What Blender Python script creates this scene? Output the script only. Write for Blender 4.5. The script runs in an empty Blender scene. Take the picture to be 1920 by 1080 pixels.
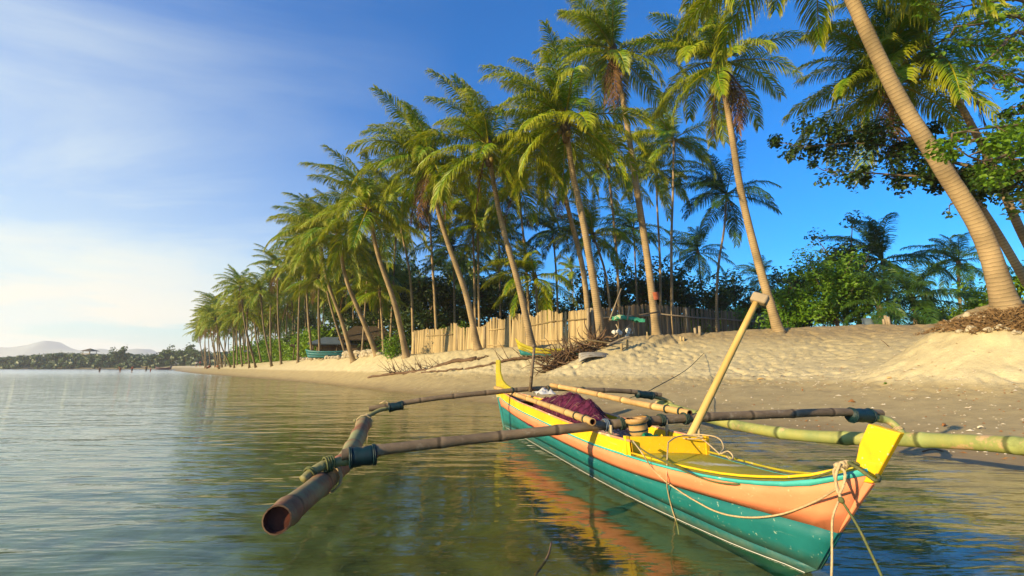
import bpy, math, random
import numpy as np
from mathutils import Vector, Matrix
from mathutils.bvhtree import BVHTree

rnd = random.Random(7)
R = math.radians
C = bpy.context.scene.collection
SC = bpy.context.scene

# ------------------------------------------------------------------ camera
F, H = 853.3, 1.3
TH = math.atan(147.5 / F)
CT, ST = math.cos(TH), math.sin(TH)
cam = bpy.data.cameras.new('camera')
cam.sensor_width = 36.0
cam.lens = 36.0 * F / 1920.0
cam.clip_start = 0.05
cam.clip_end = 9000
camo = bpy.data.objects.new('camera', cam)
C.objects.link(camo)
camo.location = (0, 0, H)
camo.rotation_euler = (R(90) + TH, 0, 0)
SC.camera = camo

# ------------------------------------------------------------------ light
SUN_EL = R(17)
SUN_AZ = Vector((-0.84, -0.54, 0)).normalized()      # horizontal direction towards the sun
sun = bpy.data.lights.new('sun', 'SUN')
sun.energy = 4.3
sun.color = (1.0, 0.77, 0.40)
sun.angle = R(0.6)
suno = bpy.data.objects.new('sun', sun)
C.objects.link(suno)
to_sun = Vector((SUN_AZ.x * math.cos(SUN_EL), SUN_AZ.y * math.cos(SUN_EL), math.sin(SUN_EL)))
suno.rotation_euler = to_sun.to_track_quat('Z', 'Y').to_euler()
suno.location = (-30, -10, 30)

SC.view_settings.view_transform = 'Standard'
SC.view_settings.look = 'None'
SC.view_settings.gamma = 1.0
SC.view_settings.use_curve_mapping = False
SC.view_settings.exposure = 1.25

world = bpy.data.worlds.new("World")
SC.world = world
world.use_nodes = True
wt = world.node_tree
wt.nodes.clear()


def N(t, typ, **kw):
    n = t.nodes.new(typ)
    for k, v in kw.items():
        if hasattr(n, k):
            setattr(n, k, v)
        else:
            n.inputs[k.replace('_', ' ')].default_value = v
    return n


def build_world():
    L = wt.links.new
    out = N(wt, 'ShaderNodeOutputWorld')
    bg = N(wt, 'ShaderNodeBackground')
    bg.inputs['Strength'].default_value = 0.125
    sky = N(wt, 'ShaderNodeTexSky', sky_type='NISHITA', sun_disc=False)
    sky.sun_elevation = SUN_EL
    sky.sun_rotation = math.atan2(SUN_AZ.x, SUN_AZ.y)
    sky.altitude = 0
    sky.air_density = 1.0
    sky.dust_density = 1.2
    sky.ozone_density = 3.0
    hsv = N(wt, 'ShaderNodeHueSaturation')
    hsv.inputs['Saturation'].default_value = 1.6
    tint = N(wt, 'ShaderNodeMix', data_type='RGBA', blend_type='MULTIPLY')
    tint.inputs[0].default_value = 1
    tint.inputs[7].default_value = (.20, .77, .94, 1)
    L(sky.outputs[0], hsv.inputs['Color'])
    L(hsv.outputs[0], tint.inputs[6])
    # thin streaky cirrus, laid out on a plane far above: direction / height
    tc = N(wt, 'ShaderNodeTexCoord')
    sep = N(wt, 'ShaderNodeSeparateXYZ')
    L(tc.outputs['Generated'], sep.inputs[0])
    mz = N(wt, 'ShaderNodeMath', operation='ADD')
    mz.inputs[1].default_value = 0.12
    L(sep.outputs[2], mz.inputs[0])
    mx = N(wt, 'ShaderNodeMath', operation='DIVIDE')
    my = N(wt, 'ShaderNodeMath', operation='DIVIDE')
    L(sep.outputs[0], mx.inputs[0]); L(mz.outputs[0], mx.inputs[1])
    L(sep.outputs[1], my.inputs[0]); L(mz.outputs[0], my.inputs[1])
    cmb = N(wt, 'ShaderNodeCombineXYZ')
    L(mx.outputs[0], cmb.inputs[0]); L(my.outputs[0], cmb.inputs[1])
    mp = N(wt, 'ShaderNodeMapping')
    mp.inputs['Rotation'].default_value = (0, 0, R(-52))
    mp.inputs['Scale'].default_value = (0.40, 0.85, 1)
    L(cmb.outputs[0], mp.inputs[0])
    n1 = N(wt, 'ShaderNodeTexNoise')
    n1.inputs['Scale'].default_value = 1.1
    n1.inputs['Detail'].default_value = 9
    n1.inputs['Roughness'].default_value = 0.58
    n1.inputs['Distortion'].default_value = 0.6
    L(mp.outputs[0], n1.inputs['Vector'])
    rmp = N(wt, 'ShaderNodeMapRange')
    rmp.inputs['From Min'].default_value = 0.40
    rmp.inputs['From Max'].default_value = 0.74
    rmp.inputs['To Min'].default_value = 0.0
    rmp.inputs['To Max'].default_value = 0.70
    L(n1.outputs['Fac'], rmp.inputs['Value'])
    # clouds gather towards the sunward side of the sky (left)
    side = N(wt, 'ShaderNodeMapRange')
    side.inputs['From Min'].default_value = -0.10
    side.inputs['From Max'].default_value = -0.68
    L(sep.outputs[0], side.inputs['Value'])
    mm = N(wt, 'ShaderNodeMath', operation='MULTIPLY')
    low = N(wt, 'ShaderNodeMapRange')      # the veil thickens towards the horizon
    low.inputs['From Min'].default_value = .62
    low.inputs['From Max'].default_value = .12
    low.inputs['To Max'].default_value = .72
    L(sep.outputs[2], low.inputs['Value'])
    ml = N(wt, 'ShaderNodeMath', operation='ADD', use_clamp=True)
    L(rmp.outputs[0], ml.inputs[0]); L(low.outputs[0], ml.inputs[1])
    L(ml.outputs[0], mm.inputs[0]); L(side.outputs[0], mm.inputs[1])
    mix = N(wt, 'ShaderNodeMix', data_type='RGBA')
    mix.inputs[7].default_value = (2.9, 3.2, 3.1, 1)
    L(mm.outputs[0], mix.inputs[0])
    L(tint.outputs[2], mix.inputs[6])
    # low bank of pale cloud over the sea on the sunward side
    m2 = N(wt, 'ShaderNodeMapping')
    m2.inputs['Scale'].default_value = (1.0, 1.0, 5.5)
    m2.inputs['Location'].default_value = (.35, .2, .1)
    L(tc.outputs['Generated'], m2.inputs[0])
    n2 = N(wt, 'ShaderNodeTexNoise')
    n2.inputs['Scale'].default_value = 3.2
    n2.inputs['Detail'].default_value = 8
    n2.inputs['Roughness'].default_value = .55
    L(m2.outputs[0], n2.inputs['Vector'])
    r2 = N(wt, 'ShaderNodeMapRange')
    r2.inputs['From Min'].default_value = .45
    r2.inputs['From Max'].default_value = .53
    r2.inputs['To Max'].default_value = .9
    L(n2.outputs['Fac'], r2.inputs['Value'])
    e2 = N(wt, 'ShaderNodeMapRange')
    e2.inputs['From Min'].default_value = .21
    e2.inputs['From Max'].default_value = .09
    L(sep.outputs[2], e2.inputs['Value'])
    k2 = N(wt, 'ShaderNodeMath', operation='MULTIPLY')
    k3 = N(wt, 'ShaderNodeMath', operation='MULTIPLY')
    L(r2.outputs[0], k2.inputs[0]); L(e2.outputs[0], k2.inputs[1])
    L(k2.outputs[0], k3.inputs[0]); L(side.outputs[0], k3.inputs[1])
    mx2 = N(wt, 'ShaderNodeMix', data_type='RGBA')
    mx2.inputs[7].default_value = (3.6, 3.35, 2.85, 1)
    L(k3.outputs[0], mx2.inputs[0]); L(mix.outputs[2], mx2.inputs[6])
    L(mx2.outputs[2], bg.inputs['Color'])
    L(bg.outputs[0], out.inputs['Surface'])


build_world()
SC.render.engine = 'CYCLES'
SC.cycles.use_denoising = True
SC.cycles.max_bounces = 8
SC.cycles.transparent_max_bounces = 24
SC.cycles.volume_bounces = 1
SC.cycles.caustics_reflective = False
SC.cycles.caustics_refractive = False
SC.cycles.sample_clamp_indirect = 6.0


# ------------------------------------------------------------------ picture <-> place
def ray(u, v):
    a, b = (u - 960) / F, (540 - v) / F
    return np.array([a, CT - b * ST, ST + b * CT])


def at_y(u, v, y):
    r = ray(u, v)
    return Vector(np.array([0, 0, H]) + r * (y / r[1]))


def at_z(u, v, z):
    r = ray(u, v)
    return Vector(np.array([0, 0, H]) + r * ((z - H) / r[2]))


# ------------------------------------------------------------------ noise
def _hash(ix, iy, seed):
    h = (ix.astype(np.int64) * 374761393 + iy.astype(np.int64) * 668265263 + seed * 982451653) & 0xffffffff
    h = ((h ^ (h >> 13)) * 1274126177) & 0xffffffff
    h = h ^ (h >> 16)
    return (h & 0xffff) / 65535.0


def vnoise(x, y, seed=0):
    x0, y0 = np.floor(x), np.floor(y)
    fx, fy = x - x0, y - y0
    fx, fy = fx * fx * (3 - 2 * fx), fy * fy * (3 - 2 * fy)
    a, b = _hash(x0, y0, seed), _hash(x0 + 1, y0, seed)
    c, d = _hash(x0, y0 + 1, seed), _hash(x0 + 1, y0 + 1, seed)
    return (a * (1 - fx) + b * fx) * (1 - fy) + (c * (1 - fx) + d * fx) * fy


def spl(xs, ys):
    xs, ys = np.array(xs, float), np.array(ys, float)
    m = np.gradient(ys, xs)

    def f(x):
        x = np.clip(x, xs[0], xs[-1])
        i = np.clip(np.searchsorted(xs, x) - 1, 0, len(xs) - 2)
        h = xs[i + 1] - xs[i]
        t = (x - xs[i]) / h
        t2, t3 = t * t, t * t * t
        return ((2 * t3 - 3 * t2 + 1) * ys[i] + (t3 - 2 * t2 + t) * h * m[i]
                + (-2 * t3 + 3 * t2) * ys[i + 1] + (t3 - t2) * h * m[i + 1])
    return f


# ------------------------------------------------------------------ terrain function
SHORE = [(60, -60), (25, -16), (13, -2), (8.6, 3.4), (6.5, 6.1), (6.0, 7.2), (4.4, 10.2)]
for u, v in [(940, 759), (800, 742), (700, 731), (600, 719), (500, 710.5)]:
    p = at_z(u, v, 0)
    SHORE.append((p.x, p.y))
SHORE += [(-61, 89), (-110, 150), (-150, 207), (-190, 240), (-260, 255), (-450, 262), (-2500, 300)]
SHORE = np.array(SHORE)
_seg = SHORE[1:] - SHORE[:-1]
_len = np.linalg.norm(_seg, axis=1)
_cum = np.concatenate([[0], np.cumsum(_len)])


def shore_st(x, y):
    x, y = np.asarray(x, float), np.asarray(y, float)
    best = np.full(x.shape, 1e18); s = np.zeros(x.shape); t = np.zeros(x.shape)
    for i in range(len(_seg)):
        dx, dy = _seg[i] / _len[i]
        px, py = x - SHORE[i, 0], y - SHORE[i, 1]
        k = np.clip(px * dx + py * dy, 0, _len[i])
        qx, qy = px - k * dx, py - k * dy
        d = np.hypot(qx, qy)
        sg = -np.sign(dx * py - dy * px)
        m = d < best - 1e-9
        best = np.where(m, d, best)
        s = np.where(m, d * sg, s)
        t = np.where(m, _cum[i] + k, t)
    return s, t


CREST = [(1920, 616, 15.0), (1700, 606, 21.0), (1460, 615, 22.5), (1230, 628, 26.5), (1130, 634, 22.5),
         (1000, 648, 25.8), (895, 653, 28.6), (762, 667, 32), (708, 665, 37), (600, 672, 50), (500, 679, 72), (430, 685, 105)]
_cl = []
for u, v, y in CREST:
    p = at_y(u, v, y)
    s, t = shore_st(np.array([p.x]), np.array([p.y]))
    _cl.append((t[0], s[0], p.z))
_cl.sort()
_ct = np.array([0] + [c[0] for c in _cl] + [_cl[-1][0] + 120, _cl[-1][0] + 4000])
_cL = np.array([9] + [c[1] for c in _cl] + [9, 9])
_cH = np.array([2.0] + [c[2] for c in _cl] + [1.6, 1.6])
# smooth the crest profile along the beach
_tt = np.linspace(0, _ct[-2], 900)


def _smooth(y, n):
    k = np.hanning(n); k /= k.sum()
    return np.convolve(np.pad(y, n // 2, mode='edge'), k, 'valid')[:len(y)]


_LL, _HH = _smooth(np.interp(_tt, _ct, _cL), 9), _smooth(np.interp(_tt, _ct, _cH), 9)
MOUND = at_y(1888, 574, 11.5)
MOUND_H = 0.0


def ground(x, y, fine=True):
    x, y = np.asarray(x, float), np.asarray(y, float)
    s, t = shore_st(x, y)
    wob = (vnoise(x * .5, y * .5, 3) - .5) * .22 * np.clip(np.abs(s) * .5, 0.15, 1)
    s = s + wob
    L, Hh = np.interp(t, _tt, _LL), np.interp(t, _tt, _HH)
    q = np.clip(s / L, 0, None)
    qq = np.minimum(q, 1)
    up = Hh * (0.60 * qq + 0.40 * qq ** 2 * (1.5 - .5 * qq)) * 1.0
    up = np.where(q > 1, Hh + 0.25 * (1 - np.exp(-(q - 1) * 1.2)), up)
    dn = -0.62 * (1 - np.exp(np.minimum(s, 0) * .22)) - 1.5 * (1 - np.exp(np.minimum(s, 0) * .02))
    z = np.where(s > 0, up, dn)
    # palm root mound near the right edge of the beach
    g = np.exp(-(np.abs((x - MOUND.x - .5) / 2.5) ** 2.6 + np.abs((y - MOUND.y - .3) / 1.7) ** 2.6))
    z = z + g * MOUND_H
    if fine:
        land = np.clip((z - .55) / .5, 0, 1)
        near = np.clip((70 - np.hypot(x, y)) / 40, 0, 1)
        f1 = vnoise(x * 5.2, y * 5.2, 11); f2 = vnoise(x * 11 + 9, y * 11, 12); f3 = vnoise(x * 1.1, y * 1.1, 13)
        pits = np.clip(f1 - .58, 0, 1) * -.22 + np.clip(vnoise(x * 9.1, y * 9.1, 14) - .6, 0, 1) * -.13 + (f2 - .5) * .035 + (f3 - .5) * .02
        pits = pits * (.45 + 1.15 * vnoise(x * .45, y * .45, 15)) + g * ((f3 - .5) * .22 + (f2 - .5) * .06)
        z = z + pits * land * near
        z = z + (vnoise(x * 1.7, y * 1.7, 21) - .5) * .02 + (vnoise(x * .6, y * .6, 22) - .5) * .05 * np.clip(np.abs(s) * .3, 0, 1)
        uw = (z < 0)
        z = z + uw * ((vnoise(x * 2.2, y * 2.2, 31) - .5) * .06 + (vnoise(x * 5, y * 5, 32) - .5) * .02)
    return z


MOUND_H = MOUND.z + .05 - float(ground(np.array([MOUND.x]), np.array([MOUND.y]), False)[0])


def gz(x, y):
    return float(ground(np.array([x]), np.array([y]))[0])


def on_ground(u, v, y0=4.0, y1=400):
    r = ray(u, v)
    ys = np.exp(np.linspace(math.log(y0), math.log(y1), 900))
    k = ys / r[1]
    X, Z = r[0] * k, H + r[2] * k
    g = ground(X, ys, fine=False)
    i = np.argmax(Z < g)
    if not (Z < g).any():
        i = int(np.argmin(np.abs(Z - g)))
    return Vector((X[i], ys[i], gz(X[i], ys[i])))


# ------------------------------------------------------------------ materials
def ramp(t, stops):
    n = t.nodes.new('ShaderNodeValToRGB')
    e = n.color_ramp.elements
    while len(e) < len(stops):
        e.new(0.5)
    for i, (p, c) in enumerate(stops):
        e[i].position = p
        e[i].color = (*c, 1)
    return n


def mat(name):
    m = bpy.data.materials.new(name)
    m.use_nodes = True
    t = m.node_tree
    t.nodes.clear()
    o = t.nodes.new('ShaderNodeOutputMaterial')
    return m, t, o


def pbr(name, c1, c2=None, scale=6.0, rough=.75, bump=.3, bscale=None, stretch=(1, 1, 1), spec=.3, lo=.38, hi=.66, c3=None, s3=1.5, lo3=.55, hi3=.62, bdist=.01, speck=None, grime=None, objvar=0, node=0):
    """two-tone worn surface: noise between c1 and c2, an optional third tone in patches, fine relief"""
    m, t, o = mat(name)
    L = t.links.new
    b = t.nodes.new('ShaderNodeBsdfPrincipled')
    b.inputs['Roughness'].default_value = rough
    b.inputs['Specular IOR Level'].default_value = spec
    tc = t.nodes.new('ShaderNodeTexCoord')
    mp = t.nodes.new('ShaderNodeMapping')
    mp.inputs['Scale'].default_value = stretch
    L(tc.outputs['Object'], mp.inputs[0])
    n = t.nodes.new('ShaderNodeTexNoise')
    n.inputs['Scale'].default_value = scale
    n.inputs['Detail'].default_value = 6
    n.inputs['Roughness'].default_value = .62
    L(mp.outputs[0], n.inputs['Vector'])
    r = ramp(t, [(lo, c1), (hi, c2 or tuple(x * .8 for x in c1))])
    L(n.outputs['Fac'], r.inputs[0])
    col = r.outputs[0]
    if c3:
        n3 = t.nodes.new('ShaderNodeTexNoise')
        n3.inputs['Scale'].default_value = s3
        n3.inputs['Detail'].default_value = 8
        n3.inputs['Roughness'].default_value = .7
        L(tc.outputs['Object'], n3.inputs['Vector'])
        mr = t.nodes.new('ShaderNodeMapRange')
        mr.inputs['From Min'].default_value = lo3
        mr.inputs['From Max'].default_value = hi3
        L(n3.outputs['Fac'], mr.inputs['Value'])
        mx = t.nodes.new('ShaderNodeMix')
        mx.data_type = 'RGBA'
        mx.inputs[7].default_value = (*c3, 1)
        L(mr.outputs[0], mx.inputs[0]); L(col, mx.inputs[6])
        col = mx.outputs[2]
    def over(colour, fac, k=1.0):
        nonlocal col
        g = t.nodes.new('ShaderNodeMix'); g.data_type = 'RGBA'
        g.inputs[7].default_value = (*colour, 1)
        f = t.nodes.new('ShaderNodeMath'); f.operation = 'MULTIPLY'; f.inputs[1].default_value = k
        L(fac, f.inputs[0]); L(f.outputs[0], g.inputs[0]); L(col, g.inputs[6])
        col = g.outputs[2]

    def noise(sc, st=(1, 1, 1), det=6, rg=.65):
        q = t.nodes.new('ShaderNodeMapping'); q.inputs['Scale'].default_value = st
        L(tc.outputs['Object'], q.inputs[0])
        z = t.nodes.new('ShaderNodeTexNoise'); z.inputs['Scale'].default_value = sc
        z.inputs['Detail'].default_value = det; z.inputs['Roughness'].default_value = rg
        L(q.outputs[0], z.inputs['Vector'])
        return z.outputs['Fac']

    def mrange(x, a, c):
        z = t.nodes.new('ShaderNodeMapRange'); z.inputs['From Min'].default_value = a; z.inputs['From Max'].default_value = c
        L(x, z.inputs['Value'])
        return z.outputs[0]
    if speck:      # chipped spots and rubbed streaks
        over(speck, mrange(noise(34, (1, 1, 1), 3), .66, .70), .75)
        over(speck, mrange(noise(5, (.25, .25, 3.2), 8, .75), .60, .72), .40)
        over(tuple(x * .45 for x in c1), mrange(noise(3.1, (1, 1, .35), 9, .7), .56, .74), .45)
    if grime:      # silt and salt left along the waterline
        sp = t.nodes.new('ShaderNodeSeparateXYZ'); L(tc.outputs['Object'], sp.inputs[0])
        w = t.nodes.new('ShaderNodeMath'); w.operation = 'MULTIPLY_ADD'; w.inputs[1].default_value = -.22
        L(noise(6, (1, 1, .5), 8, .7), w.inputs[0]); L(sp.outputs[2], w.inputs[2])
        over(grime[2], mrange(w.outputs[0], grime[1] - .11, grime[0] - .11), .55)
    if node:       # dark scars and pale rings at the culm's nodes
        at = t.nodes.new('ShaderNodeAttribute'); at.attribute_name = 'along'
        dv = t.nodes.new('ShaderNodeMath'); dv.operation = 'DIVIDE'; dv.inputs[1].default_value = node
        fr = t.nodes.new('ShaderNodeMath'); fr.operation = 'FRACT'
        av = t.nodes.new('ShaderNodeMath'); av.operation = 'MULTIPLY_ADD'; av.inputs[1].default_value = .05
        L(noise(9, (1, 1, 1), 3), av.inputs[0]); L(at.outputs['Fac'], av.inputs[2])
        L(av.outputs[0], dv.inputs[0]); L(dv.outputs[0], fr.inputs[0])
        rr_ = ramp(t, [(.0, (0, 0, 0)), (.455, (0, 0, 0)), (.485, (1, 1, 1)), (.515, (1, 1, 1)), (.545, (0, 0, 0))])
        L(fr.outputs[0], rr_.inputs[0])
        r2_ = ramp(t, [(.0, (0, 0, 0)), (.515, (0, 0, 0)), (.55, (1, 1, 1)), (.62, (.3, .3, .3)), (.75, (0, 0, 0))])
        L(fr.outputs[0], r2_.inputs[0])
        over(tuple(x * 1.5 for x in c1), r2_.outputs[0], .6)
        over(tuple(x * .25 for x in c1), rr_.outputs[0], .8)
        over(tuple(x * .45 for x in c1), mrange(noise(2.2, (1, 1, 1), 9, .75), .52, .70), .6)
    if objvar:
        oi = t.nodes.new('ShaderNodeObjectInfo')
        hv = t.nodes.new('ShaderNodeHueSaturation')
        q = t.nodes.new('ShaderNodeMapRange'); q.inputs['To Min'].default_value = 1 - objvar; q.inputs['To Max'].default_value = 1 + objvar * .55
        L(oi.outputs['Random'], q.inputs['Value']); L(q.outputs[0], hv.inputs['Value']); L(col, hv.inputs['Color'])
        col = hv.outputs[0]
    L(col, b.inputs['Base Color'])
    if bump:
        n2 = t.nodes.new('ShaderNodeTexNoise')
        n2.inputs['Scale'].default_value = bscale or scale * 6
        n2.inputs['Detail'].default_value = 5
        L(mp.outputs[0], n2.inputs['Vector'])
        bp = t.nodes.new('ShaderNodeBump')
        bp.inputs['Strength'].default_value = bump
        bp.inputs['Distance'].default_value = bdist
        L(n2.outputs['Fac'], bp.inputs['Height'])
        L(bp.outputs[0], b.inputs['Normal'])
    L(b.outputs[0], o.inputs[0])
    return m


def leaf_mat(name, c1, c2, tip=None, trans=.35, var=.12, rough=.45):
    """leaf: diffuse + translucent, tint varies per object and along 'along'"""
    m, t, o = mat(name)
    L = t.links.new
    oi = t.nodes.new('ShaderNodeObjectInfo')
    geo = t.nodes.new('ShaderNodeNewGeometry')
    mx = t.nodes.new('ShaderNodeMix'); mx.data_type = 'RGBA'
    mx.inputs[6].default_value = (*c1, 1); mx.inputs[7].default_value = (*c2, 1)
    ad = t.nodes.new('ShaderNodeMath'); ad.operation = 'MULTIPLY_ADD'
    ad.inputs[1].default_value = .55
    L(oi.outputs['Random'], ad.inputs[0])
    ml = t.nodes.new('ShaderNodeMath'); ml.operation = 'MULTIPLY'; ml.inputs[1].default_value = .45
    L(geo.outputs['Random Per Island'], ml.inputs[0])
    L(ml.outputs[0], ad.inputs[2])
    L(ad.outputs[0], mx.inputs[0])
    col = mx.outputs[2]
    if tip:
        at = t.nodes.new('ShaderNodeAttribute'); at.attribute_name = 'along'
        mr = t.nodes.new('ShaderNodeMapRange')
        mr.inputs['From Min'].default_value = .55; mr.inputs['From Max'].default_value = 1.15
        L(at.outputs['Fac'], mr.inputs['Value'])
        m2 = t.nodes.new('ShaderNodeMix'); m2.data_type = 'RGBA'
        m2.inputs[7].default_value = (*tip, 1)
        L(mr.outputs[0], m2.inputs[0]); L(col, m2.inputs[6])
        col = m2.outputs[2]
    b = t.nodes.new('ShaderNodeBsdfPrincipled')
    b.inputs['Roughness'].default_value = rough
    b.inputs['Specular IOR Level'].default_value = .35
    tr = t.nodes.new('ShaderNodeBsdfTranslucent')
    hs = t.nodes.new('ShaderNodeHueSaturation'); hs.inputs['Value'].default_value = 1.5
    hs.inputs['Hue'].default_value = .49
    L(col, b.inputs['Base Color']); L(col, hs.inputs['Color']); L(hs.outputs[0], tr.inputs['Color'])
    ms = t.nodes.new('ShaderNodeMixShader'); ms.inputs[0].default_value = trans
    L(b.outputs[0], ms.inputs[1]); L(tr.outputs[0], ms.inputs[2])
    L(ms.outputs[0], o.inputs[0])
    return m


def trunk_mat(name, c1, c2, rings=7.0):
    m, t, o = mat(name)
    L = t.links.new
    at = t.nodes.new('ShaderNodeAttribute'); at.attribute_name = 'along'
    tc = t.nodes.new('ShaderNodeTexCoord')
    n = t.nodes.new('ShaderNodeTexNoise'); n.inputs['Scale'].default_value = 5; n.inputs['Detail'].default_value = 6
    L(tc.outputs['Object'], n.inputs['Vector'])
    m1 = t.nodes.new('ShaderNodeMath'); m1.operation = 'MULTIPLY_ADD'; m1.inputs[1].default_value = rings
    L(at.outputs['Fac'], m1.inputs[0])
    m0 = t.nodes.new('ShaderNodeMath'); m0.operation = 'MULTIPLY'; m0.inputs[1].default_value = .9
    L(n.outputs['Fac'], m0.inputs[0]); L(m0.outputs[0], m1.inputs[2])
    fr = t.nodes.new('ShaderNodeMath'); fr.operation = 'FRACT'
    L(m1.outputs[0], fr.inputs[0])
    rr = ramp(t, [(0.0, tuple(x * .35 for x in c1)), (.14, c1), (.75, c2), (1.0, tuple(x * .75 for x in c2))])
    L(fr.outputs[0], rr.inputs[0])
    n2 = t.nodes.new('ShaderNodeTexNoise'); n2.inputs['Scale'].default_value = 1.3; n2.inputs['Detail'].default_value = 7
    L(tc.outputs['Object'], n2.inputs['Vector'])
    rv = ramp(t, [(.35, (.62, .6, .58)), (.65, (1.1, 1.05, 1.0))])
    L(n2.outputs['Fac'], rv.inputs[0])
    mu = t.nodes.new('ShaderNodeMix'); mu.data_type = 'RGBA'; mu.blend_type = 'MULTIPLY'; mu.inputs[0].default_value = 1
    L(rr.outputs[0], mu.inputs[6]); L(rv.outputs[0], mu.inputs[7])
    b = t.nodes.new('ShaderNodeBsdfPrincipled'); b.inputs['Roughness'].default_value = .85
    b.inputs['Specular IOR Level'].default_value = .15
    L(mu.outputs[2], b.inputs['Base Color'])
    n3 = t.nodes.new('ShaderNodeTexNoise'); n3.inputs['Scale'].default_value = 30; n3.inputs['Detail'].default_value = 4
    L(tc.outputs['Object'], n3.inputs['Vector'])
    ad = t.nodes.new('ShaderNodeMath'); ad.operation = 'MULTIPLY_ADD'; ad.inputs[1].default_value = .6
    L(n3.outputs['Fac'], ad.inputs[0]); L(fr.outputs[0], ad.inputs[2])
    bp = t.nodes.new('ShaderNodeBump'); bp.inputs['Strength'].default_value = .45; bp.inputs['Distance'].default_value = .022
    L(ad.outputs[0], bp.inputs['Height']); L(bp.outputs[0], b.inputs['Normal'])
    L(b.outputs[0], o.inputs[0])
    return m


def sand_mat():
    m, t, o = mat('sand')
    L = t.links.new
    geo = t.nodes.new('ShaderNodeNewGeometry')
    sep = t.nodes.new('ShaderNodeSeparateXYZ')
    L(geo.outputs['Position'], sep.inputs[0])
    n0 = t.nodes.new('ShaderNodeTexNoise'); n0.inputs['Scale'].default_value = .7; n0.inputs['Detail'].default_value = 6
    L(geo.outputs['Position'], n0.inputs['Vector'])
    wob = t.nodes.new('ShaderNodeMath'); wob.operation = 'MULTIPLY_ADD'
    wob.inputs[1].default_value = .22; L(n0.outputs['Fac'], wob.inputs[0])
    L(sep.outputs[2], wob.inputs[2])
    mr = t.nodes.new('ShaderNodeMapRange')
    mr.inputs['From Min'].default_value = -1.0; mr.inputs['From Max'].default_value = 3.0
    L(wob.outputs[0], mr.inputs['Value'])
    k = lambda z: (z + 1.0 + .11) / 4.0
    r = ramp(t, [(k(-.98), (.11, .17, .15)), (k(-.60), (.155, .135, .052)), (k(-.12), (.23, .18, .075)), (k(.0), (.24, .18, .095)), (k(.10), (.25, .195, .11)), (k(.17), (.29, .23, .13)),  # lowest stop paints the blue scatter of deep water onto the bed
                 (k(.35), (.33, .27, .155)), (k(.85), (.36, .295, .17)), (k(1.02), (.50, .435, .285)), (k(2.1), (.45, .385, .24)), (k(2.8), (.29, .225, .13))])
    L(mr.outputs[0], r.inputs[0])
    n1 = t.nodes.new('ShaderNodeTexNoise'); n1.inputs['Scale'].default_value = 2.3; n1.inputs['Detail'].default_value = 9; n1.inputs['Roughness'].default_value = .7
    L(geo.outputs['Position'], n1.inputs['Vector'])
    v1 = ramp(t, [(.3, (.74, .72, .70)), (.7, (1.12, 1.1, 1.06))])
    L(n1.outputs['Fac'], v1.inputs[0])
    mu = t.nodes.new('ShaderNodeMix'); mu.data_type = 'RGBA'; mu.blend_type = 'MULTIPLY'; mu.inputs[0].default_value = 1
    L(r.outputs[0], mu.inputs[6]); L(v1.outputs[0], mu.inputs[7])
    # weed and dark litter under water
    n2 = t.nodes.new('ShaderNodeTexNoise'); n2.inputs['Scale'].default_value = 1.9; n2.inputs['Detail'].default_value = 10; n2.inputs['Roughness'].default_value = .72
    L(geo.outputs['Position'], n2.inputs['Vector'])
    w2 = t.nodes.new('ShaderNodeMapRange'); w2.inputs['From Min'].default_value = .50; w2.inputs['From Max'].default_value = .66
    L(n2.outputs['Fac'], w2.inputs['Value'])
    uw = t.nodes.new('ShaderNodeMapRange'); uw.inputs['From Min'].default_value = -.05; uw.inputs['From Max'].default_value = -.25
    L(sep.outputs[2], uw.inputs['Value'])
    mm = t.nodes.new('ShaderNodeMath'); mm.operation = 'MULTIPLY'; L(w2.outputs[0], mm.inputs[0]); L(uw.outputs[0], mm.inputs[1])
    mk = t.nodes.new('ShaderNodeMath'); mk.operation = 'MULTIPLY'; mk.inputs[1].default_value = .68; L(mm.outputs[0], mk.inputs[0])
    mx = t.nodes.new('ShaderNodeMix'); mx.data_type = 'RGBA'; mx.inputs[7].default_value = (.035, .035, .012, 1)
    L(mk.outputs[0], mx.inputs[0]); L(mu.outputs[2], mx.inputs[6])
    b = t.nodes.new('ShaderNodeBsdfPrincipled')
    b.inputs['Specular IOR Level'].default_value = .3
    rg = t.nodes.new('ShaderNodeMapRange'); rg.inputs['From Min'].default_value = .03; rg.inputs['From Max'].default_value = .22
    rg.inputs['To Min'].default_value = .24; rg.inputs['To Max'].default_value = .9
    L(wob.outputs[0], rg.inputs['Value']); L(rg.outputs[0], b.inputs['Roughness'])
    L(mx.outputs[2], b.inputs['Base Color'])
    n3 = t.nodes.new('ShaderNodeTexNoise'); n3.inputs['Scale'].default_value = 14; n3.inputs['Detail'].default_value = 8; n3.inputs['Roughness'].default_value = .7
    L(geo.outputs['Position'], n3.inputs['Vector'])
    bs = t.nodes.new('ShaderNodeMapRange'); bs.inputs['From Min'].default_value = .1; bs.inputs['From Max'].default_value = 1.1
    bs.inputs['To Min'].default_value = .25; bs.inputs['To Max'].default_value = .8
    L(sep.outputs[2], bs.inputs['Value'])
    bp = t.nodes.new('ShaderNodeBump'); bp.inputs['Distance'].default_value = .035
    L(bs.outputs[0], bp.inputs['Strength'])
    L(n3.outputs['Fac'], bp.inputs['Height']); L(bp.outputs[0], b.inputs['Normal'])
    L(b.outputs[0], o.inputs[0])
    return m


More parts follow.
